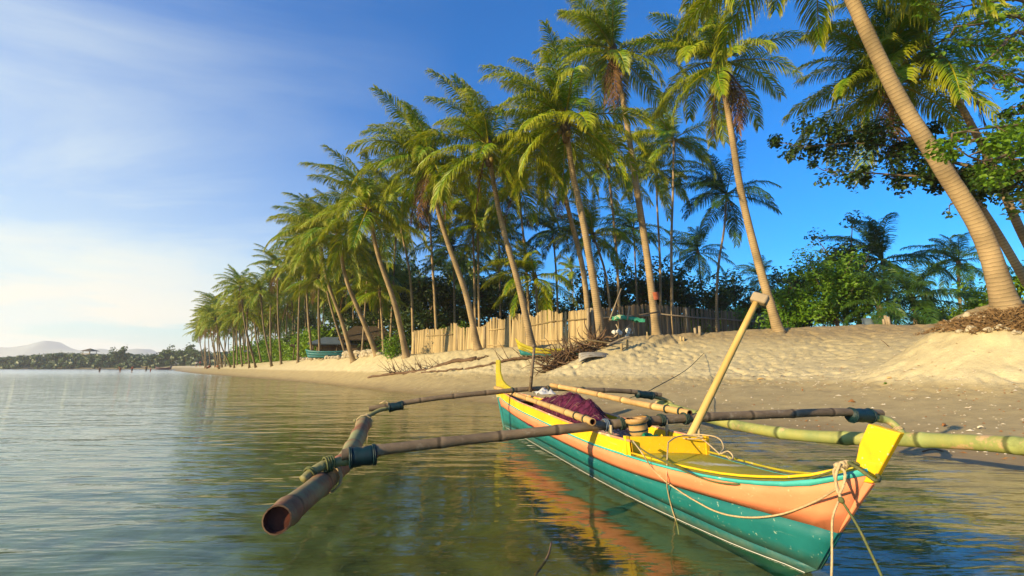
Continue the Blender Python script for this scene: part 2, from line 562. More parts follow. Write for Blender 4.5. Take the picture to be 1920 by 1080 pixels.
def water_mat():
    m, t, o = mat('water')
    L = t.links.new
    geo = t.nodes.new('ShaderNodeNewGeometry')

    def nz(scale, stretch, rot, detail, rough=.5, dist=0):
        mp = t.nodes.new('ShaderNodeMapping')
        mp.inputs['Rotation'].default_value = (0, 0, R(rot)); mp.inputs['Scale'].default_value = stretch
        L(geo.outputs['Position'], mp.inputs[0])
        n = t.nodes.new('ShaderNodeTexNoise'); n.inputs['Scale'].default_value = scale; n.inputs['Detail'].default_value = detail
        n.inputs['Roughness'].default_value = rough; n.inputs['Distortion'].default_value = dist
        L(mp.outputs[0], n.inputs['Vector'])
        return n.outputs['Fac']
    big = nz(.55, (.45, 1.3, 1), 16, 2)
    mid = nz(2.3, (.38, 1.5, 1), 12, 3, .5, .3)
    fin = nz(7.0, (.5, 1.4, 1), -8, 3, .55)
    patch = nz(.22, (1, 1, 1), 0, 2)

    def mul(a, b):
        n = t.nodes.new('ShaderNodeMath'); n.operation = 'MULTIPLY'
        for i, x in enumerate((a, b)):
            if isinstance(x, (int, float)):
                n.inputs[i].default_value = x
            else:
                L(x, n.inputs[i])
        return n.outputs[0]

    def add(a, b):
        n = t.nodes.new('ShaderNodeMath'); n.operation = 'ADD'; L(a, n.inputs[0]); L(b, n.inputs[1]); return n.outputs[0]
    pr = t.nodes.new('ShaderNodeMapRange'); pr.inputs['From Min'].default_value = .35; pr.inputs['From Max'].default_value = .65
    pr.inputs['To Min'].default_value = .55; pr.inputs['To Max'].default_value = 1.0
    L(patch, pr.inputs['Value'])
    ds = t.nodes.new('ShaderNodeVectorMath'); ds.operation = 'DISTANCE'; ds.inputs[1].default_value = (.35, 4.4, 0)
    L(geo.outputs['Position'], ds.inputs[0])
    lee = t.nodes.new('ShaderNodeMapRange'); lee.interpolation_type = 'SMOOTHSTEP'
    lee.inputs['From Min'].default_value = .8; lee.inputs['From Max'].default_value = 2.9; lee.inputs['To Min'].default_value = .38
    L(ds.outputs['Value'], lee.inputs['Value'])
    hgt = mul(lee.outputs[0], add(mul(big, .060), mul(pr.outputs[0], add(mul(mid, .046), mul(fin, .0065)))))
    bp = t.nodes.new('ShaderNodeBump'); bp.inputs['Strength'].default_value = 1.0; bp.inputs['Distance'].default_value = 1.0
    L(hgt, bp.inputs['Height'])
    # same air-to-water reflectance whichever side a ray comes from
    fr = t.nodes.new('ShaderNodeFresnel')
    io = t.nodes.new('ShaderNodeMapRange'); io.inputs['To Min'].default_value = 1.33; io.inputs['To Max'].default_value = 1 / 1.33
    L(geo.outputs['Backfacing'], io.inputs['Value']); L(io.outputs[0], fr.inputs['IOR'])
    L(bp.outputs[0], fr.inputs['Normal'])
    gl = t.nodes.new('ShaderNodeBsdfGlossy'); ro = t.nodes.new('ShaderNodeMapRange'); ro.inputs['From Min'].default_value = 22; ro.inputs['From Max'].default_value = 110
    ro.inputs['To Min'].default_value = .02; ro.inputs['To Max'].default_value = .17      # open water ruffled by the breeze
    sy = t.nodes.new('ShaderNodeSeparateXYZ'); L(geo.outputs['Position'], sy.inputs[0])
    L(sy.outputs[1], ro.inputs['Value']); L(ro.outputs[0], gl.inputs['Roughness'])
    gl.inputs['Color'].default_value = (1, 1, 1, 1)
    L(bp.outputs[0], gl.inputs['Normal'])
    tr = t.nodes.new('ShaderNodeBsdfTransparent'); tr.inputs['Color'].default_value = (.72, .83, .62, 1)
    ms = t.nodes.new('ShaderNodeMixShader')
    L(fr.outputs[0], ms.inputs[0]); L(tr.outputs[0], ms.inputs[1]); L(gl.outputs[0], ms.inputs[2])
    L(ms.outputs[0], o.inputs[0])
    return m


M = {}
M['sand'] = sand_mat()
M['water'] = water_mat()
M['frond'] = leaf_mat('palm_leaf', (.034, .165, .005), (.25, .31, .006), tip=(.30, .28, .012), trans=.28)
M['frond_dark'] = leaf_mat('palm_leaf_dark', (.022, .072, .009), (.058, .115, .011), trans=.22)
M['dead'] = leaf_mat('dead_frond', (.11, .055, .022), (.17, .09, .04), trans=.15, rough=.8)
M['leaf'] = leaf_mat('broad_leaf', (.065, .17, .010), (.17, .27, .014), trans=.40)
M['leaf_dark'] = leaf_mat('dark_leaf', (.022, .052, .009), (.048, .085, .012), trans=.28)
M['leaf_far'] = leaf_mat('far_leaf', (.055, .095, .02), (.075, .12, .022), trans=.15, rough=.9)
M['trunk'] = trunk_mat('palm_trunk', (.38, .29, .175), (.33, .25, .155), 10.0)
M['trunk_far'] = trunk_mat('palm_trunk_grey', (.30, .235, .155), (.25, .195, .13))
M['bark'] = pbr('bark', (.16, .11, .07), (.09, .065, .045), 5, .9, .6, stretch=(1, 1, .3))
M['teal'] = pbr('teal_paint', (.006, .118, .125), (.009, .150, .150), 2.2, .58, .10, 26, c3=(.03, .19, .18), s3=5, lo3=.60, hi3=.76, speck=(.30, .40, .32), grime=(.02, .16, (.10, .15, .10)))
M['teal_shaded'] = pbr('teal_paint_shaded', (.005, .085, .092), (.008, .105, .105), 2.2, .5, .10, 26, speck=(.16, .26, .22), grime=(.0, .07, (.14, .17, .11)))  # teal copy with the shade of the downward-facing strip painted in
M['keel'] = pbr('bottom_paint_shaded', (.006, .07, .075), (.008, .05, .055), 4, .5, .1)  # darkened to paint in the shadow and dark reflection under the hull
M['salmon'] = pbr('salmon_paint', (.80, .265, .135), (.72, .225, .11), 2.0, .55, .10, 26, c3=(.66, .17, .075), s3=4, lo3=.60, hi3=.72, speck=(.74, .40, .24))
M['yellow'] = pbr('yellow_paint', (.78, .47, .012), (.68, .38, .010), 2.5, .5, .15, 22, c3=(.52, .31, .04), s3=5, lo3=.60, hi3=.72, speck=(.70, .58, .30))
M['deckpaint'] = pbr('worn_deck_paint', (.40, .33, .016), (.30, .25, .018), 3.5, .6, .25, 20, c3=(.60, .57, .48), s3=2.0, lo3=.57, hi3=.68, speck=(.45, .42, .25))
M['aqua'] = pbr('aqua_trim_paint', (.06, .40, .38), (.05, .33, .31), 4, .45, .1, c3=(.68, .66, .5), s3=11, lo3=.62, hi3=.70)
M['pinkcap'] = pbr('faded_red_paint', (.58, .20, .11), (.50, .26, .16), 7, .6, .2, c3=(.60, .50, .35), s3=9, lo3=.52, hi3=.62)
M['inner'] = pbr('worn_inner_planks', (.025, .16, .15), (.03, .12, .12), 4, .6, .2, c3=(.42, .19, .05), s3=4, lo3=.48, hi3=.60)
M['bamboo'] = pbr('dry_bamboo', (.50, .32, .135), (.38, .23, .09), 5, .5, .2, stretch=(.25, 1, 1), node=.75)
M['bamboo_old'] = pbr('weathered_bamboo', (.185, .132, .082), (.10, .073, .050), 6, .7, .5, 40, stretch=(.3, 1, 1), c3=(.30, .25, .19), s3=7, lo3=.56, hi3=.72, node=.62)
M['bamboo_green'] = pbr('green_painted_bamboo', (.20, .235, .085), (.30, .29, .085), 3, .55, .25, c3=(.46, .30, .17), s3=3.4, lo3=.56, hi3=.63, node=.9)
M['bamboo_brown'] = pbr('brown_float_bamboo', (.19, .070, .036), (.24, .145, .07), 3.0, .6, .4, c3=(.22, .23, .11), s3=1.3, lo3=.44, hi3=.56, node=.85)
M['connector'] = pbr('mossy_bamboo', (.24, .22, .09), (.17, .16, .07), 6, .6, .3)
M['hollow'] = pbr('hollow_inside', (.11, .028, .016), (.035, .014, .01), 8, .9, .3)
M['wrap'] = pbr('dark_wrapping', (.004, .019, .026), (.006, .030, .036), 8, .45, .5, 60, stretch=(3, 1, 1))
M['cord'] = pbr('cord', (.018, .035, .03), (.03, .05, .04), 20, .8, .3)
M['rope_tan'] = pbr('tan_rope', (.50, .38, .22), (.36, .27, .15), 40, .85, .6, 160)
M['rope_green'] = pbr('green_rope', (.075, .10, .035), (.14, .13, .05), 60, .85, .6, 160)
M['oar'] = pbr('oar_wood', (.58, .39, .13), (.46, .29, .085), 4, .55, .25, 30, stretch=(1, 1, .15))
M['oarhead'] = pbr('oar_head_wood', (.30, .23, .15), (.22, .17, .11), 6, .7, .4)
M['net'] = pbr('maroon_net', (.125, .012, .058), (.065, .008, .036), 22, .9, 1.0, 90, bdist=.03, c3=(.16, .03, .05), s3=16, lo3=.56, hi3=.66)
M['pinknet'] = pbr('pink_net', (.34, .16, .15), (.45, .34, .26), 18, .9, .9, 90, bdist=.03, c3=(.12, .02, .04), s3=14, lo3=.54, hi3=.64)
M['bag'] = pbr('green_plastic', (.02, .26, .12), (.015, .2, .1), 8, .3, .3)
M['cloth'] = pbr('white_cloth', (.6, .58, .55), (.5, .48, .45), 8, .8, .3)
M['purple_deck'] = pbr('aged_stern_boards', (.17, .095, .085), (.22, .13, .11), 6, .7, .3, c3=(.4, .3, .25), s3=8, lo3=.58, hi3=.7)
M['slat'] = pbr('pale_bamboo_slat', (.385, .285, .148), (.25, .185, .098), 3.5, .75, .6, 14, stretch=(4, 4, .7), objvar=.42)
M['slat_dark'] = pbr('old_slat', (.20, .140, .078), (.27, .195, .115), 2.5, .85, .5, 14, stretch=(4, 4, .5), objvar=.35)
M['post'] = pbr('grey_post', (.30, .24, .17), (.22, .17, .12), 5, .85, .4)
M['driftwood'] = pbr('driftwood', (.085, .048, .028), (.15, .095, .06), 6, .9, .6)
M['rock'] = pbr('coral_rock', (.42, .36, .27), (.30, .25, .18), 5, .9, .7, 20, bdist=.04)
M['shell'] = pbr('shell_bits', (.62, .55, .45), (.50, .40, .30), 3, .8, 0)
M['dryleaf'] = pbr('dry_leaf', (.22, .085, .03), (.30, .15, .05), 9, .7, .2)
M['palegrass'] = pbr('dry_root_fibre', (.20, .12, .055), (.13, .08, .04), 9, .9, 0)
M['thatch'] = pbr('thatch', (.055, .038, .025), (.085, .06, .038), 6, .95, .8, 25, stretch=(1, 1, .3), bdist=.05)
M['tarp'] = pbr('blue_grey_tarp', (.075, .105, .15), (.10, .13, .17), 3, .6, .3)
M['boatblue'] = pbr('turquoise_hull', (.02, .15, .17), (.03, .12, .14), 3, .5, .1)
M['oldgrey'] = pbr('grey_weathered_hull', (.34, .31, .27), (.25, .22, .19), 5, .8, .4)
M['netgreen'] = pbr('green_net', (.03, .24, .15), (.05, .32, .20), 7, .85, .8, 40, bdist=.03, c3=(.48, .50, .30), s3=3, lo3=.56, hi3=.62)
M['skin'] = pbr('skin', (.36, .18, .10), (.32, .16, .09), 5, .6, 0)
M['shorts'] = pbr('red_cloth', (.26, .03, .025), (.2, .025, .02), 8, .8, 0)
M['darkcloth'] = pbr('dark_cloth', (.03, .028, .04), (.04, .035, .05), 8, .8, 0)
M['hair'] = pbr('hair', (.02, .014, .01), None, 8, .7, 0)
M['plum'] = pbr('plum_hull', (.07, .02, .05), (.05, .02, .05), 4, .5, 0)
M['hill'] = pbr('hazed_hill', (.19, .22, .24), (.22, .245, .26), .02, .95, 0)  # pale bluish colour paints in distance haze
M['coconut'] = pbr('coconut', (.30, .20, .05), (.20, .16, .04), 6, .5, .1)
M['redband'] = pbr('rusty_band', (.36, .095, .045), (.28, .08, .04), 8, .7, .2)
M['wood'] = pbr('bitt_wood', (.46, .28, .11), (.34, .19, .07), 7, .55, .3, 30)


# ------------------------------------------------------------------ mesh helpers
class MB:
    def __init__(s):
        s.v, s.f, s.a = [], [], []

    def add(s, vs, fs, al=None):
        o = len(s.v)
        s.v.extend(tuple(p) for p in vs)
        s.f.extend(tuple(i + o for i in f) for f in fs)
        s.a.extend(al if al is not None else [0.0] * len(vs))
        return s

    def tube(s, pts, rad, n=8, cap=True, al=None, jit=0.0):
        pts = [Vector(p) for p in pts]
        m = len(pts)
        if isinstance(rad, (int, float)):
            rad = [rad] * m
        tan = []
        for i in range(m):
            d = pts[min(i + 1, m - 1)] - pts[max(i - 1, 0)]
            tan.append(d.normalized() if d.length > 1e-9 else Vector((0, 0, 1)))
        up = Vector((0, 0, 1)) if abs(tan[0].z) < .9 else Vector((1, 0, 0))
        nx = tan[0].cross(up).normalized()
        vs, la = [], []
        dist = 0
        for i in range(m):
            if i:
                nx = nx - tan[i] * nx.dot(tan[i])
                nx = nx.normalized() if nx.length > 1e-6 else tan[i].orthogonal().normalized()
                dist += (pts[i] - pts[i - 1]).length
            ny = tan[i].cross(nx)
            for k in range(n):
                q = 2 * math.pi * k / n
                rr = rad[i] * (1 + (rnd.uniform(-jit, jit) if jit else 0))
                vs.append(pts[i] + (nx * math.cos(q) + ny * math.sin(q)) * rr)
                la.append(dist if al is None else al[i])
        fs = []
        for i in range(m - 1):
            for k in range(n):
                a, b = i * n + k, i * n + (k + 1) % n
                fs.append((a, b, b + n, a + n))
        if cap:
            fs.append(tuple(range(n - 1, -1, -1)))
            fs.append(tuple((m - 1) * n + k for k in range(n)))
        return s.add(vs, fs, la)

    def box(s, c, sx, sy, sz, rot=None):
        vs = []
        for z in (-.5, .5):
            for x, y in ((-.5, -.5), (.5, -.5), (.5, .5), (-.5, .5)):
                p = Vector((x * sx, y * sy, z * sz))
                if rot:
                    p = rot @ p
                vs.append(p + Vector(c))
        return s.add(vs, [(3, 2, 1, 0), (4, 5, 6, 7), (0, 1, 5, 4), (1, 2, 6, 5), (2, 3, 7, 6), (3, 0, 4, 7)])

    def blob(s, c, r, seed=0, n=6, rough=.25, sc=(1, 1, 1)):
        rr = random.Random(seed)
        vs, fs = [], []
        m = n + 2
        for i in range(1, n):
            th = math.pi * i / n
            for k in range(m):
                ph = 2 * math.pi * k / m
                q = r * (1 + rr.uniform(-rough, rough))
                vs.append(Vector((math.sin(th) * math.cos(ph) * q * sc[0], math.sin(th) * math.sin(ph) * q * sc[1], math.cos(th) * q * sc[2])) + Vector(c))
        for i in range(n - 2):
            for k in range(m):
                a, b = i * m + k, i * m + (k + 1) % m
                fs.append((a, a + m, b + m, b))
        t, bt = len(vs), len(vs) + 1
        vs += [Vector((0, 0, r * sc[2])) + Vector(c), Vector((0, 0, -r * sc[2])) + Vector(c)]
        for k in range(m):
            fs.append((t, k, (k + 1) % m)); o = (n - 2) * m
            fs.append((bt, o + (k + 1) % m, o + k))
        return s.add(vs, fs)

    def mesh(s, name, m, smooth=True):
        me = bpy.data.meshes.new(name)
        me.from_pydata([tuple(p) for p in s.v], [], s.f)
        at = me.attributes.new('along', 'FLOAT', 'POINT')
        at.data.foreach_set('value', np.array(s.a, dtype=np.float32))
        me.materials.append(m)
        if smooth:
            me.polygons.foreach_set('use_smooth', [True] * len(me.polygons))
        me.update()
        return me

    def build(s, name, m, parent=None, smooth=True, label=None, cat=None, group=None, kind=None):
        return link(name, s.mesh(name, m, smooth), parent, label, cat, group, kind)


def link(name, me, parent=None, label=None, cat=None, group=None, kind=None, loc=None, rotz=None, scale=None):
    o = bpy.data.objects.new(name, me)
    C.objects.link(o)
    if parent is not None:
        o.parent = parent
    if loc is not None:
        o.location = loc
    if rotz is not None:
        o.rotation_euler = (0, 0, rotz)
    if scale is not None:
        o.scale = scale if hasattr(scale, '__len__') else (scale,) * 3
    if label:
        o['label'] = label
    if cat:
        o['category'] = cat
    if group:
        o['group'] = group
    if kind:
        o['kind'] = kind
    return o


def thing(name, label, cat, loc=(0, 0, 0), group=None, rotz=0):
    return link(name, None, None, label, cat, group, None, loc, rotz)


def curve_pts(pts, n=24):
    """smooth curve through the points"""
    P = [np.array(p, float) for p in pts]
    if len(P) == 2:
        return [Vector(P[0] + (P[1] - P[0]) * i / (n - 1)) for i in range(n)]
    d = np.concatenate([[0], np.cumsum([np.linalg.norm(P[i + 1] - P[i]) for i in range(len(P) - 1)])])
    A = np.array(P)
    fs = [spl(d, A[:, k]) for k in range(3)]
    tt = np.linspace(0, d[-1], n)
    X = [f(tt) for f in fs]
    return [Vector((X[0][i], X[1][i], X[2][i])) for i in range(n)]


# ------------------------------------------------------------------ ground, water, hills, haze
def polar_sheet(name, m, rs, an, fz):
    rr, aa = np.meshgrid(rs, an, indexing='ij')
    x, y = rr * np.sin(aa), rr * np.cos(aa)
    z = fz(x, y)
    nr, na = len(rs), len(an)
    co = np.stack([x, y, z], -1).reshape(-1, 3)
    i, k = np.meshgrid(np.arange(nr - 1), np.arange(na), indexing='ij')
    k2 = (k + 1) % na
    f = np.stack([i * na + k, (i + 1) * na + k, (i + 1) * na + k2, i * na + k2], -1).reshape(-1, 4)[:, ::-1]
    co = np.vstack([co, [[0, 0, float(fz(np.array([0.]), np.array([0.]))[0])]]])
    tri = np.stack([np.full(na, nr * na), (np.arange(na) + 1) % na, np.arange(na)], -1)
    me = bpy.data.meshes.new(name)
    me.vertices.add(len(co)); me.vertices.foreach_set('co', co.ravel())
    nl = f.size + tri.size
    me.loops.add(nl)
    me.loops.foreach_set('vertex_index', np.concatenate([f.ravel(), tri.ravel()]).astype(np.int32))
    np_ = len(f) + len(tri)
    me.polygons.add(np_)
    st = np.concatenate([np.arange(len(f)) * 4, f.size + np.arange(len(tri)) * 3])
    me.polygons.foreach_set('loop_start', st.astype(np.int32))
    me.polygons.foreach_set('use_smooth', np.ones(np_, bool))
    me.materials.append(m)
    me.update(calc_edges=True)
    me.validate()
    return link(name, me, kind='structure')


def geo(a, b, n):
    return np.exp(np.linspace(math.log(a), math.log(b), n, endpoint=False))


RS = np.concatenate([geo(.8, 4.5, 40), geo(4.5, 42, 430), geo(42, 300, 90), geo(300, 3250, 30), [3250]])
AN = np.concatenate([np.linspace(-55, 55, 560, endpoint=False), np.linspace(55, 305, 60, endpoint=False)]) * math.pi / 180
polar_sheet('beach', M['sand'], RS, AN, ground)
polar_sheet('sea_water', M['water'], np.concatenate([geo(.8, 3250, 60), [3250]]), np.linspace(-math.pi, math.pi, 72, endpoint=False), lambda x, y: x * 0)

# far mountains, real size and distance, seen through the haze, with more haze in their pale colour
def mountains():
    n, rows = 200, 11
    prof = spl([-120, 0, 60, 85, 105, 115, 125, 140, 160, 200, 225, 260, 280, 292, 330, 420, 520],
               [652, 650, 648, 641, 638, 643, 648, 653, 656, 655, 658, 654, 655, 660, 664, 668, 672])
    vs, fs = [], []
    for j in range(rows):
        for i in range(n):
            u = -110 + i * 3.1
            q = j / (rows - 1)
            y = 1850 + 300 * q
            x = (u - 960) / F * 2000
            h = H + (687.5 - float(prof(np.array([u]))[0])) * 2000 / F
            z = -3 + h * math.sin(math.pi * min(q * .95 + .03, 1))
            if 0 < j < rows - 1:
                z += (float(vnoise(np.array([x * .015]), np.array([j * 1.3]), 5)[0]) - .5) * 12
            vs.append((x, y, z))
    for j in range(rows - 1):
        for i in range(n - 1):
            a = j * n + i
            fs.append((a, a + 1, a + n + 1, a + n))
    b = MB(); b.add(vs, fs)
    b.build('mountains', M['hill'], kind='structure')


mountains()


def haze():
    b = MB()
    x0, x1, y0, y1, z0, z1 = -3300, 3300, -3300, 3300, -4.5, 138
    b.box(((x0 + x1) / 2, (y0 + y1) / 2, (z0 + z1) / 2), x1 - x0, y1 - y0, z1 - z0)
    m, t, o = mat('haze')
    v = t.nodes.new('ShaderNodeVolumePrincipled')
    v.inputs['Color'].default_value = (.93, .95, 1, 1)
    v.inputs['Density'].default_value = .00035
    v.inputs['Anisotropy'].default_value = .3
    t.links.new(v.outputs[0], o.inputs['Volume'])
    b.build('haze', m, kind='stuff', smooth=False)


haze()
# ------------------------------------------------------------------ coconut palms
def frond_mesh(name, e0, L, seed, m, nl=46, sweep=0.0, thin=1.0):
    """one pinnate leaf: arching midrib along +X with drooping leaflets on both sides"""
    rr = random.Random(seed)
    b = MB()
    ns = 14
    # droop grows towards the tip
    if e0 > 60: dr = rr.uniform(40, 75)
    elif e0 > 30: dr = rr.uniform(50, 82)
    elif e0 > 0: dr = rr.uniform(46, 74)
    elif e0 > -35: dr = rr.uniform(34, 55)
    else: dr = max(5, min(30, 86 + e0))
    pts, tans = [Vector((0, 0, 0))], []
    side = rr.uniform(-.25, .25) + sweep
    az = 0
    for i in range(ns):
        s = (i + .5) / ns
        e = R(e0 - dr * s ** 1.45)
        az = side * s * 1.2
        d = Vector((math.cos(e) * math.cos(az), math.cos(e) * math.sin(az), math.sin(e)))
        tans.append(d)
        pts.append(pts[-1] + d * (L / ns))
    tans.append(tans[-1])
    rad = [.045 * (1 - i / ns) ** .8 + .007 for i in range(ns + 1)]
    b.tube(pts, rad, 3, False, al=[1.15] * (ns + 1))
    Z = Vector((0, 0, 1))
    for k in range(nl):
        s = .13 + .87 * (k + rr.uniform(-.3, .3)) / (nl - 1)
        s = min(max(s, .1), .995)
        f = s * ns; i = min(int(f), ns - 1)
        p = pts[i].lerp(pts[i + 1], f - i)
        T = tans[i].lerp(tans[min(i + 1, ns)], f - i).normalized()
        S = T.cross(Z)
        S = S.normalized() if S.length > .15 else Vector((-math.sin(az), math.cos(az), 0))
        U = S.cross(T).normalized()
        prof = min(1, (s - .06) / .22) ** .7 * (1 - .62 * max(0, (s - .45) / .55) ** 1.4)
        for sg in (-1, 1):
            if rr.random() < .05:
                continue
            ln = L * .265 * prof * rr.uniform(.8, 1.1)
            fw = .38 + .5 * s + rr.uniform(-.1, .1)
            d0 = (S * sg * (1.0 - .35 * s) + T * fw + U * rr.uniform(-.05, .3)).normalized()
            w = rr.uniform(.021, .031) * thin
            sag = rr.uniform(.55, 1.15)
            d1 = (d0 - Z * sag * .75).normalized()
            d2 = (d0 * .6 - Z * sag * 1.6).normalized()
            p1 = p + d0 * ln * .34
            p2 = p1 + d1 * ln * .36
            p3 = p2 + d2 * ln * .32
            wd = (T * 1.0 + U * rr.uniform(-.7, .7) - d0 * T.dot(d0)).normalized()
            w1 = wd * w; w2 = wd * w * .8
            b.add([p - w1 * .5, p + w1 * .5, p1 + w1, p1 - w1, p2 + w2, p2 - w2, p3],
                  [(0, 1, 2, 3), (3, 2, 4, 5), (5, 4, 6)],
                  [.2, .2, .5 + .25 * s, .5 + .25 * s, .8 + .2 * s, .8 + .2 * s, 1.0 + .2 * s])
    return b.mesh(name, m, False)


ELEV = [82, 66, 50, 34, 18, 2, -14, -32, -52]
FR = {}
for key, m, nl, nv, thin in (('near', M['frond'], 100, 3, .78), ('far', M['frond'], 50, 2, 1.35), ('dark', M['frond_dark'], 72, 2, .95)):
    for ei, e in enumerate(ELEV):
        FR[key, ei] = [frond_mesh('frond', e, 4.4 * (.80 if e > 75 else 1), 100 + ei * 10 + q, m, nl, 0, thin) for q in range(nv)]
FR['dead'] = [frond_mesh('dead_frond', e, 3.9, 400 + q, M['dead'], 36, 0, .8) for q, e in enumerate((-66, -72, -78))]
_b = MB(); _b.blob((0, 0, 0), .135, 3, 7, .04, (1, 1, 1.2))
COCO = _b.mesh('coconut', M['coconut'])
_b = MB()
for q in range(9):
    a = q * .698
    _b.tube([(math.cos(a) * .10, math.sin(a) * .10, -.5), (math.cos(a) * .15, math.sin(a) * .15, -.1), (math.cos(a) * .05, math.sin(a) * .05, .45)], [.02, .06, .01], 4)
_b.tube([(0, 0, -.75), (0, 0, -.2), (0, 0, .5)], [.11, .17, .03], 7)
HEART = _b.mesh('crown_heart', M['bark'])

PALMS = 'coconut palms lining the beach'


def trunk_mesh(pts, r0, near, m):
    P = curve_pts(pts, 70 if near else 16)
    n = len(P)
    ln = sum((P[i + 1] - P[i]).length for i in range(n - 1))
    rad = []
    for i in range(n):
        q = i / (n - 1)
        r = r0 * (.60 + .40 * (1 - q) ** 1.3) + r0 * .55 * math.exp(-q * ln / .45)
        if near:
            r *= 1 + rnd.uniform(-.014, .014)
        rad.append(r)
    b = MB(); b.tube(P, rad, 14 if near else 7, True)
    return b.mesh('trunk', m), P[-1], P[-1] - P[-2]


def palm(base, mid, top, r0=.17, kind='near', label=None, group=PALMS, nf=24, dead=0, coco=0, scale=1.0, seed=0, tm=None, wind=None):
    rr = random.Random(seed * 77 + 5)
    nf = int(nf * 1.12)
    r0 *= .80
    root = thing('coconut_palm', label, 'palm', base, group)
    rel = lambda p: tuple(Vector(p) - Vector(base))
    me, tp, td = trunk_mesh([rel(base)] + [rel(m) for m in mid] + [rel(top)], r0, kind == 'near', tm or (M['trunk'] if kind == 'near' else M['trunk_far']))
    link('trunk', me, root)
    link('crown_heart', HEART, root, loc=tp, scale=r0 / .12 * .8)
    ph = rr.uniform(0, 6.28)
    fk = kind
    for k in range(nf):
        q = (k + rr.uniform(-.3, .3)) / nf
        e = 86 - 126 * max(q, 0) ** .92 + rr.uniform(-9, 9)
        ei = min(range(len(ELEV)), key=lambda i: abs(ELEV[i] - e))
        az = ph + k * 2.39996 + rr.uniform(-.25, .25)
        if wind is not None and e > 25:        # the sea breeze combs the young leaves over
            d = (wind - az + math.pi) % (2 * math.pi) - math.pi
            az += d * .45
        me = rr.choice(FR[fk, ei])
        o = link('frond', me, root, loc=tp + Vector((math.cos(az) * .1, math.sin(az) * .1, .12 if e > 0 else -.1)), rotz=az, scale=scale * rr.uniform(.84, 1.12))
        o.rotation_euler = (rr.uniform(-.28, .28), 0, az)
    for k in range(dead):
        az = ph + 1 + k * 2.1 + rr.uniform(-.5, .5)
        link('dead_frond', rr.choice(FR['dead']), root, loc=tp + Vector((math.cos(az) * .14, math.sin(az) * .14, -.25)), rotz=az, scale=scale * rr.uniform(.8, 1.05))
    for k in range(coco):
        az = ph + k * 1.7
        link('coconut', COCO, root, loc=tp + Vector((math.cos(az) * .3, math.sin(az) * .3, -.35 - .22 * (k % 3))), scale=rr.uniform(.8, 1.05))
    return root


def px_palm(bu, bv, by, cu, cv, cy, mids=(), **kw):
    """base, crown and trunk points read off the photograph at their distances"""
    p = at_y(bu, bv, by)
    base = Vector((p.x, p.y, gz(p.x, p.y) - .12))
    top = at_y(cu, cv, cy)
    mm = []
    for (u, v) in mids:
        q = (bv - v) / (bv - cv)
        mm.append(at_y(u, v, by + (cy - by) * q))
    return palm(base, mm, top, **kw)


W = math.pi * .95
NEAR = [
    # base            crown             trunk points                    radius, fronds...
    ((1888, 575, 11.5), (1520, -170, 10.2), [(1842, 440), (1765, 312), (1692, 195), (1602, 10)], dict(r0=.285, nf=22, dead=0, scale=1.0, label='thick pale leaning coconut palm growing from the root mound at the right')),
    ((1985, 640, 14.5), (1672, 150, 14.2), [(1925, 530), (1850, 405), (1775, 300)], dict(r0=.165, nf=22, dead=3, coco=4, scale=.78, label='coconut palm whose low shaggy crown hangs behind the thick leaning trunk')),
    ((2030, 640, 15), (1738, 88, 14), [(1925, 455), (1855, 300), (1800, 195)], dict(r0=.18, nf=22, dead=1, coco=9, scale=.82, label='coconut palm with a coconut cluster high behind the thick leaning trunk')),
    ((1460, 614, 22.0), (1350, 118, 20.5), [(1424, 500), (1388, 352), (1370, 240)], dict(r0=.27, nf=27, dead=5, coco=3, scale=.98, label='tall coconut palm with brown hanging fronds just right of the oar head')),
    ((1232, 627, 26.0), (1150, 95, 24.5), [(1216, 500), (1191, 335), (1170, 200)], dict(r0=.29, nf=26, dead=4, coco=4, scale=1.05, label='coconut palm with a rusty metal band round its trunk')),
    ((1130, 633, 22.5), (1060, 228, 20.5), [(1113, 530), (1092, 410), (1073, 320)], dict(r0=.27, nf=27, dead=0, coco=3, scale=1.0, label='full crowned coconut palm beside the fence corner and green net heap')),
    ((1106, 600, 28.5), (1040, 285, 26.5), [(1092, 500), (1066, 395)], dict(r0=.25, nf=20, dead=2, label='slim coconut palm close behind the full crowned palm at the fence corner')),
    ((1000, 647, 25.6), (916, 278, 23.5), [(974, 540), (941, 420), (925, 340)], dict(r0=.26, nf=26, dead=1, coco=3, scale=1.05, label='leaning coconut palm in front of the pale fence behind the small beached boat')),
    ((897, 651, 28.6), (806, 295, 26.5), [(873, 550), (838, 450), (820, 390)], dict(r0=.26, nf=26, dead=3, coco=2, scale=1.05, label='leaning coconut palm standing in the gap of the pale bamboo fence')),
    ((763, 667, 32), (690, 390, 29.5), [(740, 570), (708, 475)], dict(r0=.26, nf=26, dead=0, scale=1.05, label='leaning coconut palm at the left end of the pale bamboo fence')),
    ((708, 662, 37), (634, 440, 34), [(678, 595), (648, 520)], dict(r0=.26, nf=25, dead=0, label='leaning coconut palm just above the low stone wall')),
    ((664, 660, 40), (598, 435, 37.5), [(640, 600), (612, 520)], dict(r0=.24, nf=24, label='leaning coconut palm beside the turquoise boat and tarp roof')),
]
for i, (b_, c_, mids, kw) in enumerate(NEAR):
    px_palm(*b_, *c_, mids, seed=i + 1, wind=W, kind='near', **kw)

